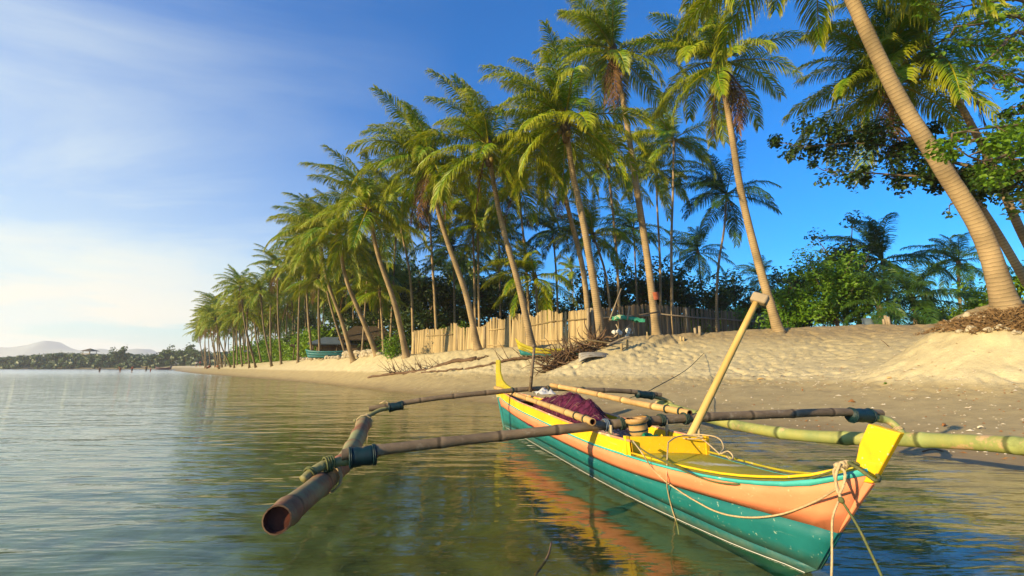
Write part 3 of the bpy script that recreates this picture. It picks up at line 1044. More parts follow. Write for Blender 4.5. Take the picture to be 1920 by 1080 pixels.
BACK = [
    ((822, 612, 35.5), (788, 335, 34.5), [(811, 500), (803, 400)], 'thin upright coconut palm behind the left half of the pale fence', dict(dead=4)),
    ((778, 610, 38), (742, 372, 37), [(766, 500), (752, 430)], 'thin coconut palm left of the shrub behind the pale fence', dict(dead=1)),
    ((893, 605, 36), (884, 372, 36), [(889, 500)], 'left one of the close pair of upright palms behind the pale fence', dict()),
    ((901, 605, 35), (896, 420, 35), [(897, 520)], 'right one of the close pair of upright palms behind the pale fence', dict(scale=.85)),
    ((994, 600, 33), (972, 345, 32.5), [(986, 490), (978, 410)], 'upright coconut palm behind the small beached boat and pale fence', dict(dead=2)),
    ((1161, 590, 33), (1138, 310, 32), [(1154, 450), (1146, 370)], 'upright coconut palm behind the green net heap', dict()),
    ((1147, 595, 35), (1112, 440, 34), [(1132, 500)], 'short slanting coconut palm behind the green net heap', dict(scale=.9)),
    ((1258, 592, 33), (1263, 262, 33), [(1259, 450), (1262, 350)], 'tall straight coconut palm behind the dark fence right of the banded palm', dict(scale=1.0)),
    ((1236, 595, 37), (1230, 320, 37), [(1237, 480), (1232, 380)], 'thin wavy coconut palm close behind the banded palm', dict(scale=.95)),
    ((1338, 590, 33.5), (1362, 365, 33.5), [(1348, 490), (1359, 420)], 'dark round crowned coconut palm standing clear against the sky', dict(kind='dark', scale=1.0, coco=3)),
    ((1318, 545, 46), (1309, 472, 46), [], 'small coconut palm low against the sky beyond the dark fence', dict(kind='dark', scale=.85)),
    ((1078, 590, 66), (1072, 508, 66), [], 'tiny distant coconut palm seen between two trunks', dict(kind='far', scale=.7)),
    ((1046, 600, 40), (1036, 432, 39), [(1042, 500)], 'shaded coconut palm behind the middle of the pale fence', dict(kind='dark', scale=.9)),
    ((940, 600, 44), (935, 440, 44), [], 'shaded coconut palm deep behind the leaning palm by the beached boat', dict(kind='dark', scale=1.1)),
    ((1800, 590, 31), (1797, 492, 31), [(1798, 540)], 'grey green coconut palm against the sky left of the thick leaning trunk', dict(kind='dark', scale=.68)),
    ((1668, 600, 34), (1655, 490, 34), [], 'shaded palm rising behind the broad leafy beach tree', dict(kind='dark', scale=1.0)),
    ((1650, 602, 26), (1648, 575, 26), [], 'low stemless palm with drooping dark fronds right of the leafy beach tree', dict(kind='dark', scale=.62)),
    ((1716, 600, 27), (1712, 562, 27), [], 'low dark palm spreading above the grey blue sheet', dict(kind='dark', scale=.75)),
    ((855, 600, 40), (850, 470, 40), [], 'shaded coconut palm behind the leafy shrub at the pale fence', dict(kind='dark', scale=1.0)),
    ((680, 640, 45), (690, 500, 45), [], 'shaded coconut palm behind the thatched hut', dict(kind='dark', scale=1.1)),
    ((1010, 600, 31), (1004, 520, 31), [], 'low yellowish coconut palm drooping over the pale fence', dict(kind='near', scale=.85)),
    ((722, 630, 39), (712, 545, 39), [], 'low yellowish coconut palm near the thatched hut', dict(kind='near', scale=.75)),
    ((1196, 590, 42), (1188, 430, 42), [], 'shaded coconut palm far behind the banded palm', dict(kind='dark', scale=.95)),
    ((1422, 580, 52), (1428, 520, 52), [], 'small distant palm left of the leafy beach tree', dict(kind='dark', scale=.7)),
]
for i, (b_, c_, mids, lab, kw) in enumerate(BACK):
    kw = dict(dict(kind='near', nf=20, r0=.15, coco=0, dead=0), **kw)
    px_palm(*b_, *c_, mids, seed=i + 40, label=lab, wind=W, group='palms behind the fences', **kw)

# the dense row that recedes along the shore to the left
def far_row():
    rr = random.Random(5)
    i0 = 7   # start along the shore polyline
    t0 = shore_st(np.array([at_y(640, 662, 42).x]), np.array([42.]))[1][0]
    bands = [(4.8, 'coconut palm in the front row of the left grove', 3.3, 'far'),
             (9.2, 'coconut palm in the second row of the left grove', 3.6, 'far'),
             (14.5, 'coconut palm in the shaded middle rows of the left grove', 4.6, 'far'),
             (21.0, 'coconut palm in the shaded back row of the left grove', 5.5, 'far')]
    for off, lab, step, kd in bands:
        t = t0 + rr.uniform(0, 2) + (0 if off > 6 else 4)
        while t < t0 + 108:
            i = int(np.searchsorted(_cum, t)) - 1
            d = Vector((_seg[i][0], _seg[i][1], 0)).normalized()
            nrm = Vector((d.y, -d.x, 0))
            p = Vector((SHORE[i][0], SHORE[i][1], 0)) + d * (t - _cum[i]) + nrm * (off + rr.uniform(-1.3, 1.6))
            z = gz(p.x, p.y) - .1
            h = rr.uniform(8.6, 12.8)
            lean = rr.uniform(.2, 3.6) if off < 8 else rr.uniform(-.6, 1.6)
            lv = -nrm * lean + d * rr.uniform(-.8, .5) - Vector((0, 1, 0)) * .3
            top = Vector((p.x, p.y, z)) + lv + Vector((0, 0, h))
            mid = Vector((p.x, p.y, z)) + lv * .62 + Vector((0, 0, h * .5))
            near = p.y < 62
            lab2 = lab + (' near the shelters' if p.y < 55 else ' midway along' if p.y < 88 else ' towards the distant tip')
            palm(Vector((p.x, p.y, z)), [mid], top, r0=.17, kind='near' if near and off < 12 else 'far', label=lab2, group='palms of the far left grove', nf=20 if near else 17,
                 dead=rr.choice((0, 0, 1, 2)), coco=0, scale=rr.uniform(.78, 1.1), seed=int(t * 31 + off * 7), wind=W, tm=M['trunk_far'])
            t += step * rr.uniform(.7, 1.3) * (1 + (t - t0) / 260)


far_row()

# metal band on the banded palm
def band():
    a, b_ = at_y(1226, 548, 25.75), at_y(1228, 562, 25.8)
    m = MB(); m.tube([a, b_], [.245, .25], 14, False)
    for o in bpy.data.objects:
        if o.get('label', '').startswith('coconut palm with a rusty metal band'):
            q = m.build('metal_band', M['redband'])
            q.parent = o
            q.location = -Vector(o.location)
            return


band()


# ------------------------------------------------------------------ broadleaf trees and shrubs
def leaf_cloud(b, centres, n, size, rr, lean=.5):
    for k in range(n):
        c, r = rr.choice(centres)
        d = Vector((rr.gauss(0, 1), rr.gauss(0, 1), rr.gauss(0, .8)))
        d = d.normalized() * r * rr.random() ** .45
        p = c + d
        nrm = (d.normalized() * .6 + Vector((0, 0, lean)) + Vector((rr.uniform(-.7, .7), rr.uniform(-.7, .7), rr.uniform(-.5, .7)))).normalized()
        t = nrm.orthogonal().normalized()
        t.rotate(Matrix.Rotation(rr.uniform(0, 6.28), 3, nrm))
        s = t.cross(nrm)
        L = size * rr.uniform(.7, 1.3)
        w = L * .30
        up = nrm * L * .08
        b.add([p - t * L * .5, p + s * w + up, p + t * L * .5 - nrm * L * .12, p - s * w + up, p], [(0, 4, 3), (0, 1, 4), (4, 1, 2), (4, 2, 3)])


def branching(rr, h, spread, trunk_r, nl, base_h=.35):
    """trunk plus limbs: returns wood builder and limb tips"""
    b = MB()
    tips = []
    top = Vector((rr.uniform(-.2, .2) * h * .3, rr.uniform(-.2, .2) * h * .3, h * .72))
    P = curve_pts([(0, 0, -.1), (rr.uniform(-.15, .15), rr.uniform(-.15, .15), h * .35), top], 9)
    b.tube(P, [trunk_r * (1 - .75 * i / 8) for i in range(9)], 7)
    for k in range(nl):
        q = base_h + (1 - base_h) * k / nl
        i = min(int(q * 8), 7)
        s = P[i]
        az = k * 2.4 + rr.uniform(-.4, .4)
        ln = spread * rr.uniform(.65, 1.0) * (1.05 - .45 * q)
        e = s + Vector((math.cos(az) * ln, math.sin(az) * ln, h * rr.uniform(.12, .34) * (.6 + q)))
        m = s.lerp(e, .5) + Vector((0, 0, -.06 * h * rr.random()))
        b.tube(curve_pts([s, m, e], 6), [trunk_r * .42 * (1 - .8 * j / 5) for j in range(6)], 5)
        tips += [(e, .95), (m, .6)]
        for u in range(2):
            e2 = m + Vector((rr.uniform(-1, 1), rr.uniform(-1, 1), rr.uniform(.1, .9))) * ln * .5
            b.tube([m, e2], [trunk_r * .2, trunk_r * .05], 4)
            tips.append((e2, .8))
    tips.append((top + Vector((0, 0, h * .12)), 1.0))
    return b, tips


def tree_meshes(seed, h, spread, trunk_r, nl, nleaf, size, m, cl=1.0, base_h=.35):
    rr = random.Random(seed)
    w, tips = branching(rr, h, spread, trunk_r, nl, base_h)
    b = MB()
    leaf_cloud(b, [(p, r * cl) for p, r in tips], nleaf, size, rr)
    return w.mesh('trunk', M['bark']), b.mesh('crown', m, False)


def put_tree(name, mesh, loc, label, cat='tree', group=None, rotz=0, scale=1.0):
    root = thing(name, label, cat, loc, group, rotz)
    root.scale = (scale,) * 3 if not hasattr(scale, '__len__') else scale
    link('trunk', mesh[0], root)
    link('crown', mesh[1], root, kind='stuff')
    return root


# dark wood behind the fences
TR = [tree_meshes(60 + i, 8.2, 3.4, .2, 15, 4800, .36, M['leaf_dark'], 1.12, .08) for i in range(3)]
rr = random.Random(12)
TREE_AT = {700: 'in the shade right behind the thatched hut', 760: 'behind the palm at the left end of the pale fence', 815: 'behind the thin upright palm left of the fence shrub',
           850: 'deep behind the shrub that tops the pale fence', 915: 'behind the close pair of upright palms', 970: 'behind the leaning palm by the beached boat', 1030: 'filling the gap left of the fence corner',
           1100: 'behind the slim palm at the fence corner', 1150: 'behind the rack with the green net', 1195: 'just left of the banded palm trunk', 1228: 'directly behind the banded palm trunk', 1262: 'behind the tall straight upright palm',
           1302: 'behind the bright shrub near the fence posts', 1340: 'under the dark round crowned palm', 1375: 'behind the yellow green bush', 1425: 'left of the tall palm beside the oar head', 1465: 'right behind the tall palm beside the oar head',
           1500: 'just left of the broad beach tree', 1740: 'below the gap between the beach tree and the grey green palm', 1830: 'right of the grey green palm at the right', 640: 'far behind the tarp roofed shelter', 580: 'far behind the dark thatched shelter'}
for i, (u, y, sc) in enumerate([(700, 56, 1.0), (760, 50, .85), (815, 47, .95), (850, 54, 1.05), (915, 47, 1.0), (970, 52, .95), (1030, 47, .8), (1100, 52, .85), (1150, 46, .75),
                                (1195, 44, .85), (1228, 50, .9), (1262, 45, .82), (1302, 50, .8), (1340, 44, .66), (1375, 48, .78), (1425, 48, .68), (1465, 46, .7), (1500, 42, .72), (1740, 46, .55), (1830, 44, .5), (640, 60, .9), (580, 72, .9)]):
    p = at_y(u, 600, y)
    lab = TREE_AT[u]
    where = 'behind the far left grove' if u < 720 else 'behind the pale bamboo fence' if u < 1110 else 'behind the dark fence'
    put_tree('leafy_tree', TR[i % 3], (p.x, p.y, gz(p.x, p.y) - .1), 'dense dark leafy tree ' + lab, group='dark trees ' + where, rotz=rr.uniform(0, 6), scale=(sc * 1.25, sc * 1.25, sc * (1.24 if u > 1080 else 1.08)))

# lit beach tree at the right and its dark tall neighbour
p = at_y(1572, 606, 27)
put_tree('beach_tree', tree_meshes(5, 4.4, 2.3, .13, 16, 8200, .20, M['leaf'], .85, .25), (p.x, p.y, gz(p.x, p.y) - .05), 'broad sunlit leafy tree with a pale crooked trunk at the top of the beach', rotz=1.0)
p = at_y(1612, 600, 33)
put_tree('tall_tree', tree_meshes(8, 7.6, 2.7, .2, 16, 6500, .24, M['leaf_dark'], .85, .3), (p.x, p.y, gz(p.x, p.y) - .05), 'tall dark feathery tree rising behind the sunlit leafy beach tree', rotz=.4)
p = at_y(1475, 600, 28)
put_tree('beach_tree', tree_meshes(15, 3.0, 1.6, .1, 10, 2600, .20, M['leaf'], .75, .15), (p.x, p.y, gz(p.x, p.y) - .05), 'low leafy green tree between the tall palm and the broad beach tree', rotz=2.0)
for k, (u, y, h, sp, n, lab) in enumerate([
        (738, 33.5, 1.7, .9, 900, 'bright green shrub at the foot of the palm by the left fence end'),
        (858, 35.2, 2.2, 1.3, 1500, 'bright green shrub rising above the left half of the pale fence'),
        (1308, 34, 2.2, 1.0, 1300, 'bright green shrub behind the dark fence near the fence posts'),
        (1385, 37, 3.3, 1.9, 2400, 'yellow green bush behind the dark fence left of the tall palm'),
        (1215, 34, 1.9, .7, 500, 'small spiky plant behind the dark fence beside the banded trunk'),
        (1845, 25, 2.6, 1.9, 2600, 'green bush behind the thick leaning trunk at the right'),
        (1925, 17, 2.2, 1.4, 1600, 'green bush at the right edge behind the root mound'),
        (1770, 36, 2.2, 1.9, 2000, 'dark bush below the grey green palm at the right')]):
    p = at_y(u, 610, y)
    put_tree('shrub', tree_meshes(200 + k, h, sp, .05, 9, n, .17 if y < 35 else .22, M['leaf'] if k not in (7,) else M['leaf_dark'], .62, .05),
             (p.x, p.y, gz(p.x, p.y) - .05), lab, 'shrub', 'shrubs along the top of the beach', rotz=k)

# undergrowth below the far palms
US = [tree_meshes(260 + i, 2.6, 1.7, .05, 8, 700, .34, M['leaf'], .8, .05) for i in range(2)]
ur = random.Random(77)
for k in range(26):
    u = 384 + k * 9.5
    d_ = 118 * math.exp(-k * .031)
    p = at_y(u, 672, d_)
    s_, _t = shore_st(np.array([p.x]), np.array([p.y]))
    if s_[0] < 7:
        continue
    put_tree('shrub', US[k % 2], (p.x, p.y, gz(p.x, p.y) - .1), 'sunlit green undergrowth below the palms of the left grove', 'shrub', 'undergrowth of the left grove', ur.uniform(0, 6), ur.uniform(.8, 1.7))

# broadleaf tree whose trunk stands beyond the right edge; its boughs reach into view
def bough_tree():
    rr = random.Random(31)
    base = Vector((14.6, 10.4, 0)); base.z = gz(base.x, base.y) - .1
    root = thing('almond_tree', 'spreading broadleaf tree reaching its boughs in from the right edge', 'tree', base)
    w, b, d = MB(), MB(), MB()
    tr = curve_pts([base, base + Vector((-.3, .1, 2.2)), base + Vector((-.2, .2, 4.6)), base + Vector((-.8, .3, 8.0))], 12)
    w.tube([p - base for p in tr], [.26 - .016 * i for i in range(12)], 9)
    boughs = [  # (px, py, y) tips
        (tr[6], [(1905, 285, 8.9), (1830, 300, 8.6), (1790, 275, 8.4)], .55, 650, 0), (tr[6], [(1915, 235, 8.8), (1850, 240, 8.5), (1785, 250, 8.3)], .5, 620, 0),
        (tr[8], [(1910, 60, 9.8), (1855, 110, 9.6), (1830, 130, 9.6)], .50, 200, 0), (tr[9], [(1905, 30, 9.8), (1840, 45, 9.7), (1790, 50, 9.6)], .6, 220, 0),
        (tr[9], [(1915, 0, 10), (1850, 5, 10), (1790, 15, 10)], .7, 200, 0),
        (tr[8], [(1910, 150, 9.8), (1885, 140, 9.7), (1860, 165, 9.7)], .42, 170, 0),
        (tr[5], [(1900, 330, 12.5), (1770, 300, 13.5), (1640, 270, 14.2), (1500, 275, 14.5)], .75, 1300, 1), (tr[5], [(1890, 300, 12.5), (1760, 330, 13.0), (1640, 325, 13.6), (1545, 320, 14.0)], .5, 520, 1),
        (tr[5], [(1890, 350, 12.5), (1780, 340, 13.2), (1700, 330, 13.6)], .6, 700, 1), (tr[5], [(1850, 330, 12.5), (1800, 370, 12.8), (1780, 385, 12.9)], .42, 200, 1),
        (tr[5], [(1910, 260, 12.5), (1760, 265, 13.5), (1600, 245, 14.2), (1545, 240, 14.4)], .6, 700, 1),
        (tr[7], [(1925, 190, 10.5), (1910, 215, 10.8), (1900, 200, 10.9)], .35, 120, 1), (tr[5], [(1930, 390, 11), (1910, 375, 11.3)], .35, 90, 1)]
    for s, tip, rad, n, dark in boughs:
        pts = [Vector(s)] + [at_y(*q) for q in tip]
        P = curve_pts(pts, 16)
        w.tube([p - base for p in P], [.085 * (1 - .88 * i / 15) for i in range(16)], 6)
        cs = []
        for i in range(4, 16):
            for _q in range(2 if dark else 1):
                c = P[i] + Vector((rr.uniform(-1, 1), rr.uniform(-1, 1), rr.uniform(-.6, .6))) * rad * .9
                cs.append((c - base, rad * rr.uniform(.3, .75)))
                w.tube([P[i] - base, c - base], [.016, .006], 4)
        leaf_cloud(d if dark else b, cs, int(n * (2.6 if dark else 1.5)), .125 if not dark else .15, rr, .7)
    w.build('trunk', M['bark'], root)
    b.build('crown', M['leaf'], root, False, kind='stuff')
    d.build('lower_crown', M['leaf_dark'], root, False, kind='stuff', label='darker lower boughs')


bough_tree()

# ------------------------------------------------------------------ wooded far shore at the left
def far_wood():
    rr = random.Random(9)
    b = MB()
    prof = spl([-300, 0, 60, 100, 150, 180, 230, 270, 330, 380, 470], [672, 673, 669, 665, 664, 667, 665, 667, 664, 662, 660])
    for k in range(1700):
        u = rr.uniform(-300, 470)
        y = rr.uniform(252, 290) if u < 250 else rr.uniform(244, 280)
        vt = float(prof(np.array([u]))[0])
        x = (u - 960) / F * y
        h = (692 - vt) * y / F
        q = rr.random()
        zc = h * q * .86
        b.blob((x + rr.uniform(-1, 1), y - 6 * (1 - q), zc + .6), rr.uniform(.8, 1.6), k, 5, .34, (1.15, 1, .9))
    nf = len(b.f)
    cs = []
    for k in range(1700):
        u = rr.uniform(-300, 470); y = rr.uniform(252, 275)
        vt = float(prof(np.array([u]))[0])
        q = rr.random() ** .8
        cs.append((Vector(((u - 960) / F * y, y - 5 * (1 - q), (692 - vt) * y / F * q * .98 + .3)), rr.uniform(.8, 1.8)))
    leaf_cloud(b, cs, 15000, 1.0, rr, .5)
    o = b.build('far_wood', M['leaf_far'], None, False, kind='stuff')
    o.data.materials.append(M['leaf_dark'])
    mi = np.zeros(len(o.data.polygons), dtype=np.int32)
    mi[:nf] = 1                                  # the clumps' inner mass takes the darker leaf material
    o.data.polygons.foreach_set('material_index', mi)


far_wood()
FT = [tree_meshes(300 + i, 9, 4.6, .3, 9, 700, 1.1, M['leaf_far'], 1.5, .6) for i in range(2)]
for k, (u, v, y, sc, lab) in enumerate([(221, 692, 252, 1.25, 'umbrella shaped tree standing up from the middle of the far shore wood'), (313, 690, 250, 1.28, 'flat topped tree on the far shore left of the beach tip grove'),
                                        (346, 690, 248, 1.35, 'tall rounded tree on the far shore nearest the palm grove'), (368, 690, 246, 1.25, 'rounded tree on the far shore touching the palm grove'),
                                        (120, 692, 262, .95, 'small tree poking out of the far shore wood left of the lookout')]):
    p = at_y(u, v, y)
    put_tree('shore_tree', FT[k % 2], (p.x, p.y, .2), lab, group='trees standing up from the far shore', rotz=k, scale=(sc, sc, sc * .95))


def lookout():
    p = at_y(164, 688, 262)
    root = thing('lookout_house', 'small pavilion roof showing above the far shore wood', 'pavilion', (p.x, p.y, 0))
    b = MB()
    for dx in (-2, 2):
        for dy in (-2, 2):
            b.tube([(dx, dy, 0), (dx, dy, 10.2)], .18, 5)
    b.build('frame', M['post'], root)
    m = MB(); m.box((0, 0, 8.4), 5.2, 5.2, .5); m.build('floor', M['post'], root, False)
    m = MB(); m.add([(-3.2, -3.2, 10), (3.2, -3.2, 10), (3.2, 3.2, 10), (-3.2, 3.2, 10), (0, 0, 11.6)], [(0, 1, 4), (1, 2, 4), (2, 3, 4), (3, 0, 4), (3, 2, 1, 0)])
    m.build('roof', M['thatch'], root, False)


lookout()
#@@PART3
# ------------------------------------------------------------------ fences
def slat_mesh(seed, m, w=.13, pointed=False):
    rr = random.Random(seed)
    b = MB()
    h = 1.0
    prof = [(-w / 2, 0), (w / 2, 0)]
    tl, tr_ = h * (1 - rr.uniform(0, .035)), h * (1 - rr.uniform(0, .035))
    vs = []
    bow = rr.uniform(-.012, .012)
    for z, wd, dx in ((0, 1, 0), (.5, 1.03, bow), (1, .96, 0)):
        zl = tl if z == 1 else z * h
        zr = tr_ if z == 1 else z * h
        zm = max(zl, zr) + (.012 if z == 1 else 0)
        vs += [(-w / 2 * wd + dx, 0, zl), (dx, -.022, zm), (w / 2 * wd + dx, 0, zr), (dx, .012, zm)]
    fs = []
    for i in (0, 4):
        for k in range(4):
            fs.append((i + k, i + (k + 1) % 4, i + 4 + (k + 1) % 4, i + 4 + k))
    fs.append((8, 9, 10, 11))
    b.add(vs, fs)
    return b.mesh('slat', m, False)


SLP = [slat_mesh(i, M['slat'], .155) for i in range(5)]
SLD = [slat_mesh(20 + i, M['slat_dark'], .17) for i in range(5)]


def run_fence(root, meshes, A, B_, topf, step, rr, gap=0.0, sink=.1):
    A, B_ = Vector(A), Vector(B_)
    d = B_ - A
    ln = math.hypot(d.x, d.y)
    ang = math.atan2(d.y, d.x)
    n = int(ln / step)
    o0 = Vector(root.location)
    for k in range(n):
        q = (k + .5) / n
        x, y = A.x + d.x * q, A.y + d.y * q
        r = np.array([x, y])
        # picture column of this slat gives its top
        dd = y * CT
        u = 960 + F * x / (y * CT + (1.2) * ST)
        zt = at_y(u, topf(u), y).z
        zb = gz(x, y) - sink
        if rr.random() < gap:
            continue
        off = rr.uniform(-.02, .02)
        s = link('slat', rr.choice(meshes), root, loc=Vector((x - math.sin(ang) * off, y + math.cos(ang) * off, zb)) - o0,
                 scale=(rr.uniform(.85, 1.1), 1, max(zt - zb, .3) + rr.uniform(-.04, .03)))
        s.rotation_euler = (rr.uniform(-.02, .02), rr.uniform(-.045, .045), ang)


PF_A, PF_B = at_y(772, 655, 36), at_y(1104, 632, 25.8)
_pt = spl([772, 800, 843, 846, 862, 885, 915, 921, 947, 952, 982, 984, 1003, 1012, 1028, 1034, 1048, 1060, 1075, 1104],
          [621, 616, 609, 606, 613, 612, 604, 597, 597, 592, 588, 588, 592, 585, 580, 582, 586, 585, 583, 580])
pf = thing('bamboo_fence', 'pale split bamboo fence with a ragged wavy top', 'fence', (PF_A.x, PF_A.y, gz(PF_A.x, PF_A.y)))
run_fence(pf, SLP, PF_A, PF_B, lambda u: float(_pt(np.array([u]))[0]), .118, random.Random(3))


def fence_rail(root, pts, r, m, name='rail', off=(0, 0, 0)):
    b = MB()
    o0 = Vector(root.location)
    b.tube([Vector(p) - o0 + Vector(off) for p in pts], r, 5)
    return b.build(name, m, root)


def on_line(u, v, A, B_, off=-.05):
    """point of the upright fence plane A-B seen at u, v, moved towards the sea by off"""
    r = ray(u, v)
    dx, dy = B_.x - A.x, B_.y - A.y
    k = (A.x * dy - A.y * dx) / (r[0] * dy - r[1] * dx)
    p = Vector((r[0] * k, r[1] * k, H + r[2] * k))
    nrm = Vector((dy, -dx, 0)).normalized()
    return p + nrm * (-off if nrm.y < 0 else off)


for seg in ([(800, 630), (850, 627)], [(917, 619), (946, 616)], [(982, 613), (1043, 602)], [(1046, 602), (1103, 598)], [(915, 647), (946, 648)], [(862, 660), (885, 655)], [(1012, 638), (1055, 638)]):
    fence_rail(pf, [on_line(u, v, PF_A, PF_B) for u, v in seg], .042, M['slat'])
for u, v0, v1 in ((857, 606, 662), (909, 612, 650), (1103, 578, 634), (777, 622, 660)):
    fence_rail(pf, [on_line(u, v1 + 4, PF_A, PF_B, -.02), on_line(u, v0, PF_A, PF_B, -.02)], .085 if u > 900 else .05, M['post'], 'post')

DF_A, DF_B = at_y(1107, 630, 26.1), at_y(1490, 606, 43)
_dt = spl([1107, 1160, 1200, 1250, 1300, 1350, 1400, 1450, 1500], [580, 574, 571, 572, 577, 581, 585, 590, 594])
df = thing('board_fence', 'dark weathered fence of upright slats with grey rails and posts', 'fence', (DF_A.x, DF_A.y, gz(DF_A.x, DF_A.y)))
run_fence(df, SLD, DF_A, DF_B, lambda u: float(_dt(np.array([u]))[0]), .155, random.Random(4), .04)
for u, vt in ((1107, 578), (1216, 593), (1283, 577), (1341, 583), (1430, 590)):
    a = on_line(u, vt, DF_A, DF_B, -.10)
    fence_rail(df, [(a.x, a.y, gz(a.x, a.y) - .2), a], .11, M['post'], 'post')
fence_rail(df, [on_line(u, v, DF_A, DF_B, -.22) for u, v in [(1110, 597), (1165, 594), (1240, 591)]], .055, M['post'])
fence_rail(df, [on_line(u, v, DF_A, DF_B, -.22) for u, v in [(1235, 590), (1285, 595), (1345, 599)]], .055, M['post'])
fence_rail(df, [on_line(u, v, DF_A, DF_B, -.22) for u, v in [(1342, 598), (1400, 603), (1455, 606)]], .055, M['post'])

# ------------------------------------------------------------------ huts, wall, beached craft behind
def hut(u, v, y, w, d, he, hr, roofm, label, rot, open_=True):
    p = at_y(u, v, y)
    root = thing('beach_hut', label, 'hut', (p.x, p.y, gz(p.x, p.y) - .1), None, rot)
    for sx in (-1, 0, 1):
        for sy in (-1, 1):
            b = MB(); b.tube([(sx * w * .46, sy * d * .44, 0), (sx * w * .46, sy * d * .44, he)], .07, 6)
            b.build('post', M['bark'], root)
    b = MB()
    e = .35
    v8 = [(-w / 2 - e, -d / 2 - e, he - .15), (w / 2 + e, -d / 2 - e, he - .15), (w / 2 + e, d / 2 + e, he - .15), (-w / 2 - e, d / 2 + e, he - .15), (-w * .3, 0, he + hr), (w * .3, 0, he + hr)]
    v8 += [(x * .98, y_ * .98, z - .12) for x, y_, z in v8]
    b.add(v8, [(0, 1, 5, 4), (2, 3, 4, 5), (1, 2, 5), (3, 0, 4), (7, 6, 10, 11), (9, 8, 11, 10), (8, 7, 11), (6, 9, 10), (1, 0, 6, 7), (2, 1, 7, 8), (3, 2, 8, 9), (0, 3, 9, 6)])
    b.build('roof', roofm, root, False)
    b = MB(); b.box((0, d * .42, he * .45), w * .92, .06, he * .86); b.build('back_wall', M['bark'], root, False)
    return root


hut(690, 652, 53, 5.5, 3.5, 2.2, 1.5, M['thatch'], 'open thatched hut in the shade behind the leaning palms', .25)
hut(588, 660, 64, 5.0, 3.5, 2.1, 1.3, M['thatch'], 'dark thatched shelter far back under the left grove', .3)
hut(634, 656, 55, 5.6, 3.2, 1.9, .7, M['tarp'], 'low shelter roofed with a blue grey tarp under the palms', .25)
hut(500, 664, 86, 6.0, 4, 2.3, 1.4, M['tarp'], 'small far shelter with a bluish roof deep in the palm grove', .3)


def small_hull(name, label, loc, rotz, L, beam, dep, stripes, cat='boat', tilt=0.0, rise=.5, group=None):
    """little double ended hull: strips of planking from keel to rail, each strip a part"""
    root = thing(name, label, cat, loc, group)
    root.rotation_euler = (tilt, 0, rotz)
    n = 15
    lev = []
    m = len(stripes) + 1
    for j in range(m):
        q = j / (m - 1)
        row = []
        for i in range(n):
            s = -1 + 2 * i / (n - 1)
            wd = beam / 2 * (1 - abs(s) ** 2.3) * (.25 + .75 * q ** .7) + .012
            z = dep * q + rise * dep * abs(s) ** 3.2 * (.25 + q)
            row.append((s * L / 2 * (.86 + .14 * q), wd, z))
        lev.append(row)
    for j, mt in enumerate(stripes):
        b = MB()
        for sg in (1, -1):
            vs = [(x, sg * w, z) for x, w, z in lev[j]] + [(x, sg * w, z) for x, w, z in lev[j + 1]]
            b.add(vs, [(i, i + 1, n + i + 1, n + i) if sg < 0 else (i + 1, i, n + i, n + i + 1) for i in range(n - 1)])
        o = b.build('plank', mt, root)
        md = o.modifiers.new('thickness', 'SOLIDIFY'); md.thickness = .025
    b = MB()
    fl = [(x, w * .9, z + .06) for x, w, z in lev[0]]
    b.add(fl + [(x, -w, z) for x, w, z in fl], [(i, i + 1, n + i + 1, n + i) for i in range(n - 1)])
    b.build('floor', stripes[0], root)
    for x in (-.18, .2):
        b = MB(); b.box((x * L, 0, dep * .8), .16, beam * .92, .03); b.build('thwart', M['post'], root, False)
    return root


g = on_ground(612, 668)
p = at_y(614, 664, 48)
small_hull('turquoise_boat', 'turquoise hulled boat pulled up under the palms on the left', (p.x, p.y, gz(p.x, p.y) + .02), .05, 4.6, 1.1, .7, [M['boatblue']] * 3, rise=.25)
p = on_ground(1022, 667)
p = at_y(1040, 668, 24.3)
small_hull('beached_boat', 'small yellow and dark teal boat beached below the pale fence', (p.x, p.y, gz(p.x, p.y) + .0), -.05, 4.2, .75, .42, [M['teal'], M['deckpaint'], M['deckpaint']], rise=1.1)
p = at_y(1112, 652, 20.6)
small_hull('grey_dugout', 'bleached grey upturned dugout lying among the driftwood roots', (p.x, p.y, gz(p.x, p.y) + .30), .35, 1.7, .5, .3, [M['oldgrey']] * 3, tilt=2.75)
p = at_z(304, 691, .1)
p = at_y(306, 692, 172)
small_hull('dark_canoe', 'dark plum canoe lying at the water edge of the far beach tip', (p.x, p.y, .15), .12, 5.8, 1.4, .8, [M['plum']] * 2)


def stone_wall():
    rr = random.Random(8)
    root = thing('stone_wall', 'low broken coral stone wall below the leaning palms', 'wall', on_ground(640, 671))
    o0 = Vector(root.location)
    ms = []
    for i in range(5):
        b = MB(); b.blob((0, 0, 0), .22, 70 + i, 5, .25, (1.25, .9, .75)); ms.append(b.mesh('stone', M['rock'], False))
    for (u0, v0, u1, v1, n, hh) in ((644, 671, 700, 667, 26, 2), (700, 666, 775, 660, 20, 1), (562, 673, 596, 673, 12, 1), (600, 672, 640, 672, 8, 1)):
        for k in range(n):
            q = (k + .5) / n
            g = on_ground(u0 + (u1 - u0) * q, v0 + (v1 - v0) * q)
            for j in range(hh):
                s = link('stone', rr.choice(ms), root, loc=g - o0 + Vector((rr.uniform(-.1, .1), rr.uniform(-.1, .2), .08 + .26 * j)), rotz=rr.uniform(0, 6), scale=rr.uniform(.8, 1.5))
stone_wall()


def wander(rr, p, d, L, n, wig, sink=None):
    pts = [Vector(p)]
    d = Vector(d).normalized()
    for i in range(n):
        d = (d + Vector((rr.uniform(-1, 1), rr.uniform(-1, 1), rr.uniform(-1, 1))) * wig).normalized()
        q = pts[-1] + d * L / n
        q.z = max(q.z, gz(q.x, q.y) + .02)
        pts.append(q)
    return pts


